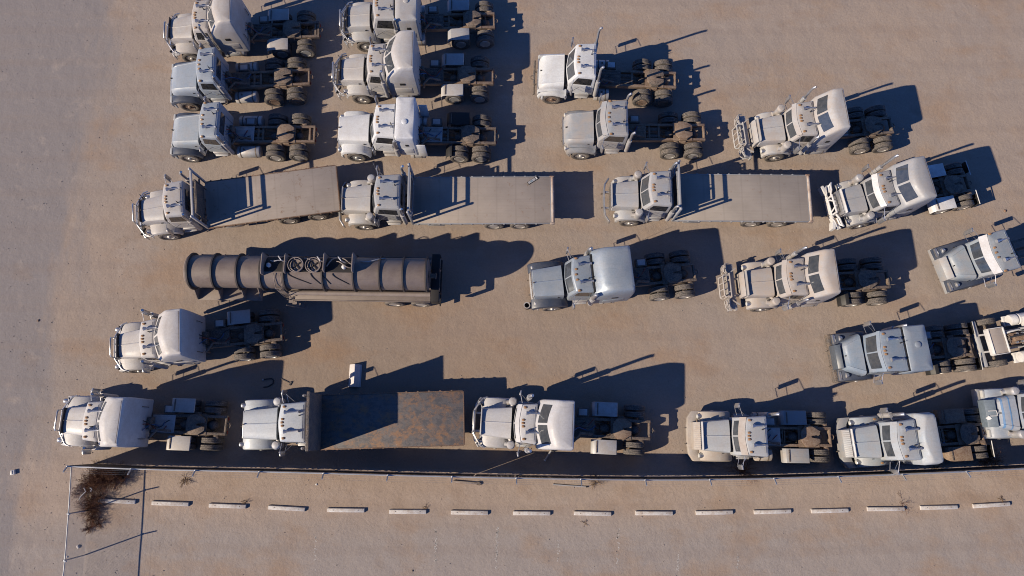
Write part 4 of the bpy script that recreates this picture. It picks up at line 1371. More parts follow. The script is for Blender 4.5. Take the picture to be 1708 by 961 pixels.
# ------------------------------------------------------------------ tank trailer
TANKM = paint("grey_brown_tank_paint", (.185, .138, .112), dust=.10, rough=.34)
TANKM2 = paint("grey_brown_trailer_paint", (.23, .178, .148), dust=.15, rough=.5)
TRING = plain("shade_dark_ring", (.060, .050, .047), .6)  # rings coloured dark to paint in the shadow bands they cast
TDARK = plain("black_shade_and_trim", (.022, .02, .021), .8)  # black trim, and the shade painted between the top plates
def tank_trailer():
    d = dict(name="tank_trailer", label="grey-brown tank trailer with ribbed barrel and two round manholes, no truck attached", cat="tank trailer",
             front=(313, 452, 2.4), rear=(736, 458, 2.4), group=None)
    F = G(*d['front']); R = G(*d['rear']); F.z = R.z = 0
    u = (R - F).normalized()
    root = thing(d['name'], d['label'], d['cat'], F, atan2(u.y, u.x))
    class Tt(Truck):
        def __init__(s): s.F, s.u = F, u
    X = Tt().X
    zc, r = 2.35, .79
    a, b = X(314, zc), X(718, zc)
    prof = [(.02, a + .02), (r * .5, a + .0), (r * .85, a + .05), (r, a + .14), (r, b - .2), (r * .96, b - .1), (r * .8, b - .06), (r * .5, b - .13), (.02, b - .16)]
    MB().lathe(prof, (0, 0, zc), 'x', 48).build("tank", TANKM, root, smooth=38)
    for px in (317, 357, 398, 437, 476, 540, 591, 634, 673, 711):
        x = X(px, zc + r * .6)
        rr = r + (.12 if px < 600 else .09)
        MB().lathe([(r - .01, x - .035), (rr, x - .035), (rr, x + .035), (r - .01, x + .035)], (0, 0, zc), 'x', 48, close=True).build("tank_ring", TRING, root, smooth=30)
    # overturn plates standing over the far half of the barrel's top
    def halfplate(x, h, t=.05, y0=-.22, y1=.76):
        m = MB()
        ys = [y0 + (y1 - y0) * i / 10 for i in range(11)]
        top = [(y, zc + r + h - .10 * (i == 0 or i == 10)) for i, y in enumerate(ys)]
        bot = [(y, zc + sqrt(max(.0, (r + .002) ** 2 - y * y)) - .01) for y in ys]
        poly = top + bot[::-1]
        n = len(poly)
        vs = [(x - t / 2, y, z) for y, z in poly] + [(x + t / 2, y, z) for y, z in poly]
        m.add(vs, [tuple(range(n)), tuple(range(n, 2 * n))] + [(i, (i + 1) % n, n + (i + 1) % n, n + i) for i in range(n)])
        m.build("overturn_plate", TANKM2, root)
    for px, h in ((437, .40), (475, .30), (540, .36), (588, .44)):
        halfplate(X(px, zc + r + h * .5), h, .04, -.16 - .08 * (px % 3), .76 - .05 * (px % 2))
    xa, xb = X(440, zc + r), X(590, zc + r)
    # black strip between the plates, painting in the shade they cast
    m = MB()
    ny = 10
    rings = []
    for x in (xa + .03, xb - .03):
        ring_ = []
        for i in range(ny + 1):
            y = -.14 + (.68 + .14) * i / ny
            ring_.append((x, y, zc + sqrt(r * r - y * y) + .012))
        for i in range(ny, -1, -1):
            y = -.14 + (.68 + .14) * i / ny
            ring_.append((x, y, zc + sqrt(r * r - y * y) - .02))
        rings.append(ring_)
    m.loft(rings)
    m.build("painted_shade_strip", TDARK, root)
    for px in (493, 522):
        x = X(px, zc + r + .25)
        m = MB(); m.lathe([(.02, zc + r - .2), (.30, zc + r - .2), (.30, zc + r + .20), (.27, zc + r + .21), (.26, zc + r + .14), (.02, zc + r + .16)], (x, .14, 0), 'z', 28)
        o = m.build("manhole", TANKM2, root, smooth=35)
        m = MB()
        ringp = [(x + .36 * cos(q), .14 + .36 * sin(q), zc + r + .30) for q in [2 * pi * i / 24 for i in range(25)]]
        m.tube(ringp, .022, 6)
        for q in range(4): m.tube([(x + .30 * cos(q * pi / 2 + .4), .14 + .30 * sin(q * pi / 2 + .4), zc + r - .05), (x + .36 * cos(q * pi / 2 + .4), .14 + .36 * sin(q * pi / 2 + .4), zc + r + .30)], .018, 5)
        m.build("manhole_guard", TANKM2, o)
        m = MB()
        for q in (.7, .7 + pi / 2): m.obox((x, .14, zc + r + .18), (.5, .05, .04), q)
        m.build("lid_clamp", TDARK, o)
    for px, y in ((447, .16), (573, .12)):
        x = X(px, zc + r + .1)
        m = MB(); m.lathe([(.02, zc + r - .1), (.11, zc + r - .1), (.11, zc + r + .10), (.07, zc + r + .16), (.02, zc + r + .18)], (x, y, 0), 'z', 16)
        m.build("vent_cap", WHITE, root)
    for px in (463, 528, 563):
        m = MB()
        x = X(px, zc + r + .2)
        m.tube([(x, .62, zc + .5), (x + .02, .55, zc + r + .28), (x + .18, .35, zc + r + .36), (x + .34, .30, zc + r + .16)], .03, 8)
        m.build("vapour_pipe", ALU, root)
    m = MB()
    for px0, y0, px1, y1, z_ in ((450, .45, 474, .30, .16), (478, .58, 500, .45, .22), (505, .5, 540, .55, .20), (545, .2, 560, .6, .18), (560, .35, 586, .10, .20), (566, .55, 590, .28, .14), (600, .45, 640, .60, .05)):
        x0, x1 = X(px0, zc + r), X(px1, zc + r)
        m2 = MB()
        pts = []
        for i in range(7):
            t = i / 6
            y = y0 + (y1 - y0) * t + .07 * sin(t * 5 + px0)
            pts.append((x0 + (x1 - x0) * t, y, zc + sqrt(r * r - y * y) + z_ * (.4 + .6 * sin(pi * t)) + .03))
        m2.tube(pts, .035 if px0 % 2 else .026, 8)
        m2.build("top_pipe", ALU if px0 % 3 == 0 else TANKM2, root)
    for px0, px1 in ((482, 520), (520, 536), (556, 584), (540, 553)):
        x0, x1 = X(px0, zc + .6), X(px1, zc + .5)
        pts = []
        for i in range(7):
            t = i / 6
            y = -.20 - .45 * t
            pts.append((x0 + (x1 - x0) * (t * t * (1.7 - .7 * t)), y, zc + sqrt(r * r - y * y) + .03))
        m.tube(pts, .02, 6)
    m.build("drape_hose", HOSE, root)
    # frame, side trays, hose tubes, steps
    m = MB()
    fx0, fx1 = X(333, 1.0), X(735, 1.0)
    for s in (-1, 1): m.box(fx0 + .2, fx1 - .02, s * .5 - .06, s * .5 + .06, .95, 1.62)
    for i in range(9):
        x = fx0 + .3 + (fx1 - fx0 - .5) * i / 8
        m.box(x - .05, x + .05, -.438, .438, 1.0, 1.5)
    m.build("frame", TANKM2, root, bevel=.01)
    ribs = [X(p, 1.4) for p in (331, 370, 409, 437)]
    for s in (-1, 1):
        m = MB(); m.box(ribs[0] - .03, ribs[-1] + .03, min(s * .56, s * 1.18), max(s * .56, s * 1.18), 1.08, 1.12)
        m.build("fender_tray", TANKM2, root, bevel=.01)
        m = MB()
        for x in ribs:
            vs = [(x, s * .55, 1.122), (x, s * 1.17, 1.122), (x, s * 1.17, 1.22), (x, s * .62, 1.95), (x, s * .55, 1.95)]
            n = 5
            m.add([(q[0] - .02, q[1], q[2]) for q in vs] + [(q[0] + .02, q[1], q[2]) for q in vs],
                  [tuple(range(n)), tuple(range(n, 2 * n))] + [(i, (i + 1) % n, n + (i + 1) % n, n + i) for i in range(n)])
        m.build("tray_gusset", TANKM2, root)
        m = MB()
        m.tube([(X(485, 1.5), s * .82, 1.5), (X(719, 1.5), s * .82, 1.5)], .13, 12)
        m.build("hose_tube", TANKM2, root)
        m = MB()
        m.box(X(485, 1.2), X(719, 1.2), min(s * .60, s * 1.12), max(s * .60, s * 1.12), 1.16, 1.20)
        m.box(X(485, 1.2), X(719, 1.2), min(s * 1.121, s * 1.16), max(s * 1.121, s * 1.16), 1.10, 1.24)
        m.build("side_walkway", TANKM2, root, bevel=.008)
        m = MB()
        q0, q1 = X(636, 1.08), X(719, 1.08)
        m.prism_y([(q0, .7), (q0 + .25, 1.08), (q1, 1.08), (q1, 1.05), (q0 + .27, 1.05), (q0 + .03, .7)], s * .66 if s > 0 else -.98, .98 if s > 0 else s * .66)
        m.build("rear_fender", TANKM2, root)
        for px in (660, 704):
            add_wheel(root, X(px, .6), s, False)
        m = MB()
        xl = X(470, 1.0)
        m.box(xl - .05, xl + .05, s * .62 - .05, s * .62 + .05, .12, 1.1)
        m.box(xl - .14, xl + .14, s * .62 - .14, s * .62 + .14, .06, .12)
        m.build("landing_leg", TANKM2, root, bevel=.01)
    for px in (660, 704):
        m = MB(); m.tube([(X(px, .6), -.95, .52), (X(px, .6), .95, .52)], .08, 10)
        m.build("axle", DARKM, root)
    m = MB()
    lx = X(486, 1.2)
    for i in range(5):
        z = .45 + i * .19
        m.box(lx + .5 - i * .13, lx + .72 - i * .13, -1.45 + i * .04, -1.18 + i * .04, z, z + .03)
    m.obox((lx + .28, -1.44, .9), (.04, .03, 1.2), 0, radians(-35))
    m.obox((lx + .28, -1.14, .9), (.04, .03, 1.2), 0, radians(-35))
    m.build("access_step", TANKM2, root)
    m = MB()
    for px in (470, 481):
        x = X(px, 2)
        m.tube([(x, -1.02, 1.1), (x, -.88, zc + .3), (x, -.6, zc + .62), (x, -.25, zc + r + .05)], .018, 6)
    for i in range(8):
        z = 1.2 + i * .22
        m.tube([(X(470, 2), -1.0 + .06 * i / 8 * 2, z), (X(481, 2), -1.0 + .06 * i / 8 * 2, z)], .014, 5)
    m.build("ladder", TANKM2, root)
    m = MB()
    ex = X(722, 1.0)
    m.box(ex, fx1, -1.2, 1.2, 1.63, 1.67)
    for s in (-1, 1): m.box(ex, fx1, s * 1.19 - .03, s * 1.19 + .03, .98, 1.63)
    m.box(fx1 - .06, fx1 + .004, -1.21, 1.21, .42, .58)
    for s in (-1, 1): m.box(fx1 - .05, fx1, s * .6 - .05, s * .6 + .05, .58, .98)
    m.build("rear_bumper", TDARK, root, bevel=.01)
    m = MB()
    m.lathe([(.02, 0), (.12, 0), (.12, .25), (.16, .26), (.16, .3), (.02, .3)], (b - .05, 0, zc - .3), 'x', 14)
    m.build("rear_valve", DARKM, root)
    m = MB()
    m.lathe([(.04, -.02), (.05, -.2), (.05, -.22), (.02, -.24)], (ribs[0] + .9, 0, 1.02), 'z', 12)
    m.build("king_pin", DARKM, root)
    return root
tank_trailer()

# ------------------------------------------------------------------ stripped chassis at the right edge
def bare_chassis():
    F = G(1630, 575, .75); F.z = 0
    rz = radians(9)
    root = thing("bare_chassis", "stripped white truck chassis without hood, its radiator and engine open, at the right edge", "truck chassis", F, rz)
    m = MB(); m.box(0, .2, -1.16, 1.16, .5, .82); m.build("bumper", paint("pale_blue_bumper", (.42, .44, .47), .2), root, bevel=.03)
    m = MB()
    for s in (-1, 1): m.box(.15, 5.2, s * .43 - .045, s * .43 + .045, .72, .98)
    for x in (2.3, 3.6, 4.8): m.box(x - .06, x + .06, -.385, .385, .76, .94)
    m.build("frame", P_F2, root, bevel=.01)
    m = MB(); m.tube([(.78, -.95, .52), (.78, .95, .52)], .07, 8); m.build("axle", DARKM, root)
    for s in (-1, 1):
        add_wheel(root, .78, s, True)
        for x in (4.4,): add_wheel(root, x, s, False)
    m = MB(); m.box(.36, 1.05, -.62, .62, .99, 1.32); rad = m.build("radiator", paint("radiator_top", (.42, .36, .31), .4), root, bevel=.02)
    m = MB()
    for s in (-1, 1): m.box(.34, 1.08, s * .645 - .02, s * .645 + .02, .98, 1.38)
    m.box(.33, .36, -.62, .62, .98, 1.36); m.box(1.055, 1.10, -.62, .62, .98, 1.40)
    m.build("radiator_frame", WHITE, rad, bevel=.008)
    m = MB()
    m.box(1.3, 2.3, -.28, .28, .9, 1.35)
    m.box(1.4, 2.2, -.14, .14, 1.35, 1.5)
    e = m.build("engine", rusty("engine_brown", (.24, .15, .09), (.1, .06, .04), .5), root, bevel=.03)
    for i in range(6):
        m = MB()
        m.lathe([(.02, 1.44), (.06, 1.44), (.05, 1.54), (.02, 1.55)], (1.48 + i * .13, .2 * (1 if i % 2 else -1), 0), 'z', 8)
        m.build("injector", CHROME, e)
    m = MB()
    m.lathe([(.3, -.02), (.32, 0), (.3, .03)], (1.2, 0, 1.15), 'x', 20, close=True)
    for k in range(6):
        m.obox((1.2, .17 * cos(k * pi / 3), 1.15 + .17 * sin(k * pi / 3)), (.03, .09, .28), 0, 0, -k * pi / 3 + pi / 2)
    m.build("fan", DARKM, e)
    for y, z in ((.36, 1.2), (-.36, 1.15), (.1, 1.6)):
        m = MB(); m.tube([(1.12, y * .8, z), (1.4, y, z + .15), (1.9, y * 1.1, z + .05), (2.3, y * .7, z - .1)], .045, 8)
        m.build("coolant_hose", WHITE if y > .2 else HOSE, e)
    for s in (-1, 1):
        m = MB()
        m.lathe([(.05, 0), (.26, .02), (.28, .06), (.28, .34), (.22, .36), (.22, .44), (.28, .46), (.28, 1.5), (.05, 1.5)], (1.75, s * .93, .95), 'x', 18)
        m.build("air_reservoir", WHITE, root)
        m = MB(); m.box(1.7, 3.6, s * .93 - .26, s * .93 + .26, .5, .66); m.build("step_box", WHITE, root, bevel=.02)
    m = MB()
    m.box(2.3, 2.42, -1.0, 1.0, .99, 2.1)
    m.build("firewall", WHITE, root, bevel=.02)
    m = MB()
    m.box(2.43, 3.5, -.98, .98, 1.0, 1.1)
    m.build("cab_floor", WHITE, root, bevel=.02)
    m = MB()
    m.tube([(2.1, .45, 1.0), (2.0, .4, 1.9), (2.2, .1, 2.05), (2.25, -.3, 1.9)], .06, 8)
    m.build("intake_pipe", P_F2C, root)
    for y in (-.45, .45):
        m = MB(); m.box(2.8, 3.3, y - .25, y + .25, 1.12, 1.3); m.box(3.22, 3.34, y - .25, y + .25, 1.3, 1.8)
        m.build("seat", SEAT, root, bevel=.05)
bare_chassis()

# ------------------------------------------------------------------ chain link fences
GALV = paint("galvanised_steel", (.42, .45, .49), .1, .4, .5)
SLAT = plain("dark_privacy_slat", (.030, .028, .028), .7)
WIRE = plain("fence_wire", (.32, .33, .35), .5, .6)
HR = 1.9
def poly_at(pts, step):
    out = []
    d = 0
    acc = 0
    for a, b in zip(pts, pts[1:]):
        L_ = (b - a).length
        t = acc
        while t < L_:
            out.append(a + (b - a) * (t / L_))
            t += step
        acc = t - L_
    return out
def smooth_px(ctrl, n=8):
    """gentle curve through the control pixels"""
    out = []
    for i in range(len(ctrl) - 1):
        p0 = ctrl[max(i - 1, 0)]; p1 = ctrl[i]; p2 = ctrl[i + 1]; p3 = ctrl[min(i + 2, len(ctrl) - 1)]
        for k in range(n):
            t = k / n
            q = []
            for c in (0, 1):
                q.append(.5 * (2 * p1[c] + (p2[c] - p0[c]) * t + (2 * p0[c] - 5 * p1[c] + 4 * p2[c] - p3[c]) * t * t + (3 * p1[c] - p0[c] - 3 * p2[c] + p3[c]) * t ** 3))
            out.append(tuple(q))
    out.append(ctrl[-1])
    return out
rail_px = smooth_px([(113, 778), (245, 783), (480, 788), (700, 794), (1000, 800), (1200, 800), (1400, 795), (1560, 789), (1708, 782), (1860, 774), (2000, 766)])
main_line = [G(x, y, HR).xy.to_3d() for x, y in rail_px]
c0 = main_line[0]
fence = thing("screened_fence", "long chain link fence filled with dark privacy slats along the bottom row of trucks", "fence", (c0.x, c0.y, 0))
off = Vector((c0.x, c0.y, 0))
loc_line = [p - off for p in main_line]
m = MB(); m.tube([p + Vector((0, 0, HR)) for p in loc_line], .035, 8); m.build("top_rail", GALV, fence)
m = MB(); m.tube([p + Vector((0, 0, .10)) for p in loc_line], .012, 6); m.build("bottom_wire", WIRE, fence)
post_m = MB()
post_m.tube([(0, 0, -.1), (0, 0, HR + .02)], .03, 8)
post_m.lathe([(.05, HR - .01), (.05, HR + .05), (.02, HR + .07)], (0, 0, 0), 'z', 8)
post_me = post_m.mesh("post", GALV)
def arm_mesh(dx, dy):
    a = MB(); a.obox((dx / 2, dy / 2, HR + .18), (.05 + abs(dx) * .95, .05 + abs(dy) * .95, .05), 0, -atan2(.28, dx) if dx else 0, atan2(.28, dy) if dy > 0 else (-atan2(.28, -dy) if dy else 0))
    return a.mesh("wire_arm", GALV)
arm_me = arm_mesh(0, -.27)
posts = poly_at(loc_line, 3.0)
for p in posts:
    o = link("post", post_me, fence, p)
    link("wire_arm", arm_me, o)
for k, (dy, dz) in enumerate(((-.09, .12), (-.18, .21), (-.26, .30))):
    m = MB(); m.tube([p + Vector((0, dy, HR + dz)) for p in loc_line], .0025, 4)
    m.build("barbed_wire", WIRE, fence)
rnd = random.Random(3)
m = MB()
pitch = .066
pp = poly_at(loc_line, pitch)
for i, p in enumerate(pp[:-1]):
    if i < 1 or rnd.random() < .003: continue
    t = (pp[i + 1] - p).normalized()
    w = (.0318 if rnd.random() < .72 else .0258) + rnd.uniform(-.003, .001)
    a = p - t * w + Vector((0, .045, 0)); b = p + t * w + Vector((0, .045, 0))
    z0, z1 = .10 + rnd.uniform(-.03, .03), HR - .05 + rnd.uniform(-.03, .02)
    e = Vector((-t.y, t.x, 0)) * .005
    lean_ = t * rnd.uniform(-.006, .006)
    m.add([a - e + Vector((0, 0, z0)), b - e + Vector((0, 0, z0)), b + e + Vector((0, 0, z0)), a + e + Vector((0, 0, z0)),
           a - e + lean_ + Vector((0, 0, z1)), b - e + lean_ + Vector((0, 0, z1)), b + e + lean_ + Vector((0, 0, z1)), a + e + lean_ + Vector((0, 0, z1))],
          [(0, 1, 2, 3), (4, 5, 6, 7), (0, 1, 5, 4), (1, 2, 6, 5), (2, 3, 7, 6), (3, 0, 4, 7)])
o = m.build("privacy_slats", SLAT, fence, smooth=0)
o["kind"] = "stuff"

side_px = smooth_px([(119, 779), (114, 857), (108, 935), (103, 985), (92, 1130), (84, 1250)])
HS = 1.6
side_line = [G(x, y, HS).xy.to_3d() for x, y in side_px]
s0 = side_line[0]
fence2 = thing("chain_link_fence", "bare see-through chain link fence running down from the corner beside the tumbleweed", "fence", (s0.x, s0.y, 0))
sl = [p - Vector((s0.x, s0.y, 0)) for p in side_line]
dz_ = Vector((0, 0, HS - HR))
m = MB(); m.tube([p + Vector((0, 0, HS)) for p in sl], .025, 8); m.build("top_rail", GALV, fence2)
arm2 = arm_mesh(.27, 0)
pk = [G(114, 857, HS), G(108, 935, HS)]
dsp = (pk[1] - pk[0]).length
for i in range(0, 6):
    p = Vector((pk[0].x, pk[0].y, 0)) + (Vector((pk[1].x, pk[1].y, 0)) - Vector((pk[0].x, pk[0].y, 0))) * i - Vector((s0.x, s0.y, 0))
    o = link("post", post_me, fence2, p + dz_); link("wire_arm", arm2, o)
m = MB()
seg = poly_at(sl, .062)
for i in range(len(seg)):
    for dirn in (1, -1):
        j = i + dirn * 29
        if 0 <= j < len(seg):
            m.tube([seg[i] + Vector((0, 0, .06)), seg[j] + Vector((0, 0, HS - .04))], .0016, 3, caps=False)
m.build("wire_fabric", WIRE, fence2, smooth=0)
for dx, dz in ((.09, .12), (.18, .21), (.26, .30)):
    m = MB(); m.tube([p + Vector((dx, 0, HS + dz)) for p in sl], .0018, 4); m.build("barbed_wire", WIRE, fence2)

# ------------------------------------------------------------------ wheel stops
CONC = rusty("pale_concrete", (.62, .61, .60), (.44, .38, .34), .25, .9, 4)
stop_px = [(195, 836), (284, 840), (379.5, 844), (478, 848), (577, 851), (680, 853.5), (783, 855), (887, 856), (988.5, 856.5), (1091, 856), (1191.5, 855), (1288.5, 853.5), (1384, 852), (1477.5, 849), (1566, 846.5), (1653.5, 842.5), (1742, 839)]
ordn = ["second", "third", "fourth", "fifth", "sixth", "seventh", "eighth", "ninth", "tenth", "eleventh", "twelfth", "thirteenth", "fourteenth", "fifteenth"]
stop = MB()
sec = [(-.105, 0), (-.105, .06), (-.075, .125), (.075, .125), (.105, .06), (.105, 0)]
stop.loft([[(x, y, z) for y, z in sec] for x in (-.90, .90)])
stop_me = stop.mesh("wheel_stop", CONC, bevel=.012)
pin = MB()
for x in (-.6, .6): pin.lathe([(.012, .11), (.02, .135), (.003, .138)], (x, 0, 0), 'z', 8)
pin_me = pin.mesh("anchor_pin", FRAME)
first = None
srnd = random.Random(5)
for i, (x, y) in enumerate(stop_px[:16]):
    p = G(x, y, .06)
    q0, q1 = stop_px[max(i - 1, 0)], stop_px[min(i + 1, 16)]
    a, b = G(*q0), G(*q1)
    rz = atan2(b.y - a.y, b.x - a.x) + srnd.uniform(-.02, .02)
    lab = ("concrete wheel stop half under the tumbleweed, inside the side fence" if i == 0 else
           "concrete wheel stop at the far right end of the row" if i == 15 else
           "concrete wheel stop, %s from the tumbleweed corner" % (ordn[i - 1]))
    if first is None:
        first = link("wheel_stop", stop_me); o = first
        pc = link("anchor_pin", pin_me, o)
    else:
        o = first.copy(); COL.objects.link(o)
        c = pc.copy(); COL.objects.link(c); c.parent = o
    o.location = (p.x, p.y, -.012 + srnd.uniform(-.01, .0)); o.rotation_euler = (0, 0, rz)
    tag(o, lab, "wheel stop", "concrete wheel stops in a row")

# faded paint of the parking bays
m = MB()
mrnd = random.Random(11)
for x, ya, yb, dens in ((527, 895, 955, 22), (727, 880, 940, 40), (829, 878, 948, 70), (931, 900, 940, 22), (1031, 882, 942, 34), (1132, 925, 955, 24), (1232, 922, 952, 18)):
    for k in range(int(dens * 1.1)):
        y = mrnd.uniform(ya, yb)
        p = G(x + mrnd.gauss(0, 1.1) - (y - 900) * .03, y)
        rr = mrnd.uniform(.008, .038)
        n = mrnd.randint(5, 7)
        ph = mrnd.uniform(0, 6)
        vs = [(p.x + rr * mrnd.uniform(.5, 1.2) * cos(ph + 2 * pi * q / n), p.y + rr * mrnd.uniform(.6, 1.7) * sin(ph + 2 * pi * q / n), .004) for q in range(n)]
        m.add(vs, [tuple(range(n))])
kind(m.build("parking_line", plain("worn_white_paint", (.55, .52, .5), .8, 0, .3), smooth=0), "structure")

# ------------------------------------------------------------------ dry plants
BROWN = plain("dead_brown_twig", (.165, .070, .038), .9, 0, .5, 5)
STRAW = plain("straw_twig", (.26, .17, .10), .9, 0, .4, 5)
def twigs(m, base, n, R, up, r0, rn, depth=3):
    for k in range(n):
        a = rn.uniform(0, 2 * pi)
        el = rn.uniform(.05, 1.2)
        L_ = R * rn.uniform(.45, 1.0)
        d = Vector((cos(a) * cos(el), sin(a) * cos(el), sin(el) * up))
        p = base + Vector((rn.gauss(0, R * .10), rn.gauss(0, R * .10), 0))
        pts = [p]
        for i in range(4):
            d = (d + Vector((rn.gauss(0, .25), rn.gauss(0, .25), rn.gauss(0, .18)))).normalized()
            q = pts[-1] + d * (L_ / 4)
            q.z = max(q.z, .01)
            pts.append(q)
            if i > 0:
                for _ in range(depth + 1):
                    dd = (d + Vector((rn.gauss(0, .7), rn.gauss(0, .7), rn.gauss(0, .5)))).normalized()
                    e = q + dd * L_ * rn.uniform(.12, .3); e.z = max(e.z, .008)
                    f = e + (dd + Vector((rn.gauss(0, .5), rn.gauss(0, .5), rn.gauss(0, .4)))).normalized() * L_ * rn.uniform(.08, .2); f.z = max(f.z, .006)
                    m.tube([q, e, f], [r0 * .6, r0 * .5, r0 * .3], 3, caps=False)
        m.tube(pts, [r0, r0 * .9, r0 * .75, r0 * .6, r0 * .4], 3, caps=False)
rn = random.Random(21)
bp = G(160, 826)
bush = thing("tumbleweed_pile", "big heap of dead brown tumbleweeds blown into the fence corner over the first wheel stop", "dead bush", (bp.x, bp.y, 0))
m = MB()
ms = MB()
for x, y, R, n, up in ((150, 806, .85, 90, 1.0), (180, 800, .95, 110, 1.0), (170, 790, .9, 90, 1.1), (205, 795, .7, 60, .9), (140, 818, .7, 60, .8), (165, 830, .7, 60, .8), (150, 842, .75, 90, .75), (160, 852, .6, 60, .7), (155, 866, .55, 50, .6), (165, 872, .42, 30, .5), (148, 882, .36, 40, .6), (165, 797, .8, 80, 1.2), (195, 790, .8, 70, 1.1)):
    g = G(x, y); g -= Vector((bp.x, bp.y, 0))
    twigs(m, g, int(n * .95), R * .84, up * 1.15, .0058, rn)
m.build("dead_branch", BROWN, bush, smooth=0)["kind"] = "stuff"
for pts in (([(155, 812), (158, 818), (150, 826), (147, 832)]), ([(165, 812), (168, 814), (166, 818)])):
    t = [G(*q) - Vector((bp.x, bp.y, 0)) + Vector((0, 0, .75)) for q in pts]
    mm = MB(); mm.tube(t, .03, 6); mm.build("bleached_stem", plain("bleached_wood", (.42, .40, .39), .8), bush)
for (x, y, R, n, lab) in ((1238, 786, .75, 46, "dead brown weed in the fence shade below the tan-bumpered day cab"), (991, 801, .5, 40, "dry straw weed caught outside the fence below the off-white sleeper truck"),
                          (1648, 768, .75, 60, "dead brown weed by the tail of the silver-grey domed truck"), (310, 797, .4, 22, "thin dry weed outside the fence near the tumbleweed corner"),
                          (410, 838, .2, 9, "small dry weed at the end of the third wheel stop"), (711, 846, .18, 8, "small dry weed at the end of the sixth wheel stop"),
                          (1670, 832, .25, 9, "small dry weed above the last wheel stop on the right"), (1560, 782, .3, 18, "small reddish weed in the fence shade below the domed sleeper"),
                          (975, 872, .22, 7, "flat dry twigs below the ninth wheel stop"), (1505, 838, .5, 8, "bare twig lying across the fourteenth wheel stop")):
    g = G(x, y)
    o = thing("dry_weed", lab, "weed", (g.x, g.y, 0), 0, "dry weeds along the fence")
    m = MB(); twigs(m, Vector((0, 0, 0)), n, R, .8 if R > .45 else .35, .006, rn, 2)
    m.build("dry_stem", STRAW if ('straw' in lab or R < .45) else BROWN, o, smooth=0)["kind"] = "stuff"

# ------------------------------------------------------------------ litter and loose things
g = G(594, 627)
ridge = thing("bent_panel", "white sheet metal panel folded like a tent, lying above the rusted flatbed", "metal panel", (g.x, g.y, 0), radians(-1))
m = MB()
hl = .57
prof = [(-.36, 0.0), (-.08, .30), (-.02, .32), (.20, .04), (.27, .04), (.27, .01), (.19, .01), (-.025, .285), (-.075, .27), (-.33, 0.0)]
n = len(prof)
m.add([(x, -hl, z) for x, z in prof] + [(x, hl, z) for x, z in prof], [tuple(range(n)), tuple(range(n, 2 * n))] + [(i, (i + 1) % n, n + (i + 1) % n, n + i) for i in range(n)])
m.build("folded_sheet", paint("white_sheet", (.70, .62, .58), .1), ridge, bevel=.008)
m = MB(); m.box(-.30, .2, hl + .002, hl + .012, .0, .03); m.box(-.30, .2, -hl - .012, -hl - .002, .0, .03); m.build("end_lip", WHITE, ridge)

g0, g1 = G(755, 803), G(802, 807)
pl_ = thing("old_plank", "short weathered plank lying just outside the fence", "plank", ((g0.x + g1.x) / 2, (g0.y + g1.y) / 2, 0), atan2(g1.y - g0.y, g1.x - g0.x))
L_ = (g1 - g0).length
MB().box(-L_ / 2, L_ / 2, -.05, .05, .03, .09).build("board", rusty("grey_timber", (.36, .31, .28), (.22, .17, .14), .5), pl_, bevel=.01)
MB().box(-L_ / 2 + .05, -L_ / 2 + .15, -.07, .07, .0, .03).build("batten", TIMBER, pl_)
MB().box(L_ / 2 - .2, L_ / 2 - .05, -.08, .08, .0, .10).build("end_block", DARKM, pl_)
g0, g1 = G(922, 808), G(978, 812)
o = thing("thin_pole", "thin pale pole lying outside the fence beside the straw weed", "pole", ((g0.x + g1.x) / 2, (g0.y + g1.y) / 2, 0), atan2(g1.y - g0.y, g1.x - g0.x))
L_ = (g1 - g0).length
MB().tube([(-L_ / 2, 0, .03), (L_ / 2, 0, .03)], .028, 8).build("shaft", ALU, o)
MB().lathe([(.02, L_ / 2 - .02), (.036, L_ / 2 - .02), (.036, L_ / 2 + .05), (.02, L_ / 2 + .05)], (0, 0, .036), 'x', 8).build("end_cap", BLACK, o)
g = G(452, 637)
o = thing("loose_hose", "curved black hose lying on the sand between the warm white truck and rusted flatbed", "hose", (g.x, g.y, 0))
MB().tube([(-.35, -.28, .03), (-.1, -.24, .03), (.12, -.08, .03), (.14, .08, .03), (.02, .16, .03), (-.2, .14, .03), (-.38, .1, .03)], .03, 8).build("hose_body", HOSE, o)
MB().lathe([(.02, -.44), (.045, -.44), (.045, -.36), (.02, -.36)], (0, .1, .04), 'x', 8).build("coupling", ALU, o)
g = G(477, 636)
o = thing("steel_bar", "short dark steel bar lying on the sand right of the curved hose", "steel bar", (g.x, g.y, 0), radians(-25))
MB().box(-.3, .22, -.02, .02, 0, .04).build("bar_shaft", DARKM, o)
MB().box(.22, .3, -.1, .1, 0, .05).build("bar_head", DARKM, o)
g = G(23, 788)
o = thing("foam_block", "small white foam block alone on the gravel track at far left", "foam block", (g.x, g.y, 0), radians(12))
MB().box(-.10, .10, -.11, .11, 0, .12).build("block_body", WHITE, o, bevel=.02)
MB().box(-.08, .02, -.09, .09, .121, .14).build("block_lid", ALU, o, bevel=.008)
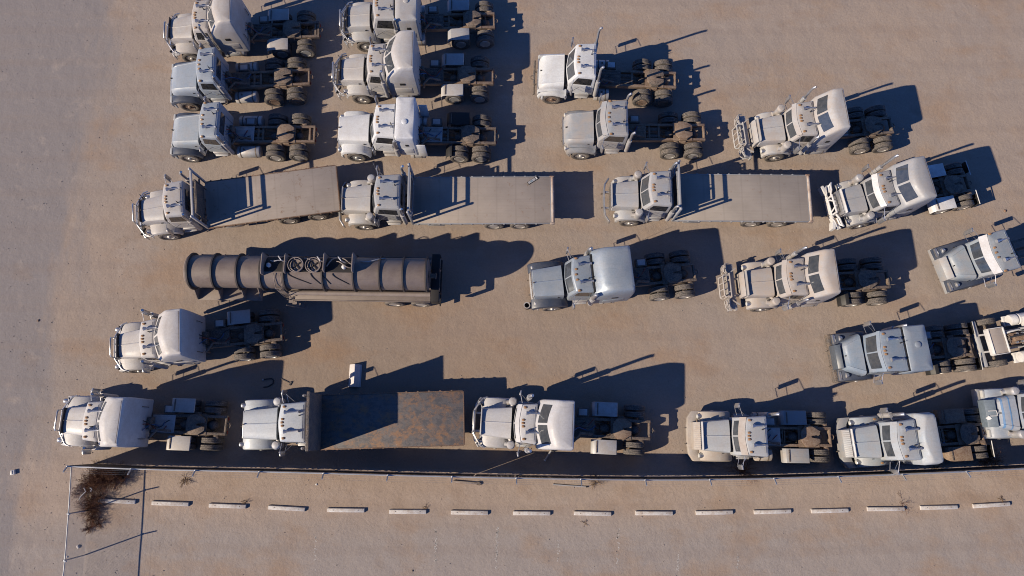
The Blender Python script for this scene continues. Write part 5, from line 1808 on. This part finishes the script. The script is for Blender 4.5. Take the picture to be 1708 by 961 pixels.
for k, (x, y, r_, mt, lab) in enumerate(((131, 912, .09, CONC, "white stone on the sand inside the side fence"), (64, 535, .065, TIMBER, "brown rock alone on the gravel track"),
                                         (528, 808, .05, WHITE, "tiny white stone outside the fence above the wheel stops"), (1676, 352, .08, TIMBER, "dark stone above the steel-blue truck at right"),
                                         (112, 929, .05, CONC, "small pale pebble at the foot of the side fence post"), (688, 952, .05, DARKM, "dark pebble on the parking row below the wheel stops"))):
    g = G(x, y)
    m = MB()
    rs = random.Random(50 + k)
    rings = []
    for j in range(6):
        t = j / 5
        rr = r_ * sin(.25 + t * 2.75) * 1.0
        rings.append([(rr * rs.uniform(.8, 1.15) * cos(2 * pi * q / 9), rr * rs.uniform(.8, 1.15) * sin(2 * pi * q / 9), r_ * 1.2 * t - .02) for q in range(9)])
    m.loft(rings)
    o = m.build("stone", mt, smooth=50)
    o.location = (g.x, g.y, 0)
    tag(o, lab, "stone")
g = G(878.5, 512)
o = thing("steel_pipe", "short hollow black-mouthed pipe standing upright at the silver-blue truck's nose", "pipe", (g.x, g.y, 0))
MB().lathe([(.16, 0), (.16, .45), (.125, .45), (.125, .05)], (0, 0, 0), 'z', 20, close=True).build("pipe_body", DARKM, o)
MB().lathe([(.162, .43), (.172, .455), (.123, .455), (.123, .44)], (0, 0, 0), 'z', 20, close=True).build("pipe_rim", ALU, o)
g0, g1 = G(919, 752), G(909, 767)
L_ = (g1 - g0).length
o = thing("white_post", "short white post lying half in the fence shade by the off-white sleeper truck", "post", ((g0.x + g1.x) / 2, (g0.y + g1.y) / 2, 0), atan2(g1.y - g0.y, g1.x - g0.x))
MB().tube([(-L_ / 2, 0, .12), (L_ / 2, 0, .12)], .05, 8).build("post_shaft", ALU, o)
MB().box(-L_ / 2 - .04, -L_ / 2, -.12, .12, 0, .24).build("base_plate", DARKM, o)
MB().lathe([(.02, L_ / 2), (.065, L_ / 2), (.065, L_ / 2 + .05), (.02, L_ / 2 + .06)], (0, 0, .12), 'x', 10).build("post_cap", WHITE, o)
# loose gravel scattered over the whole yard
m = MB()
rs = random.Random(77)
for k in range(1700):
    x, y = rs.uniform(-10, 1718), rs.uniform(-10, 971)
    if rs.random() < .35: x = rs.uniform(-10, 230)
    g = G(x, y)
    r_ = rs.choice((.010, .013, .016, .02, .026)) * rs.uniform(.7, 1.2)
    a = rs.uniform(0, 3)
    vs = []
    for q in range(5):
        an = a + 2 * pi * q / 5
        k2 = rs.uniform(.7, 1.3)
        vs.append((g.x + r_ * k2 * cos(an), g.y + r_ * k2 * sin(an), -.002))
    top = [(g.x + (v[0] - g.x) * .55, g.y + (v[1] - g.y) * .55, r_ * rs.uniform(.7, 1.1)) for v in vs]
    m.loft([vs, top], True, False, True)
kind(m.build("loose_gravel", plain("gravel_stone", (.34, .29, .27), .9, 0, .45, 3), smooth=0), "stuff")
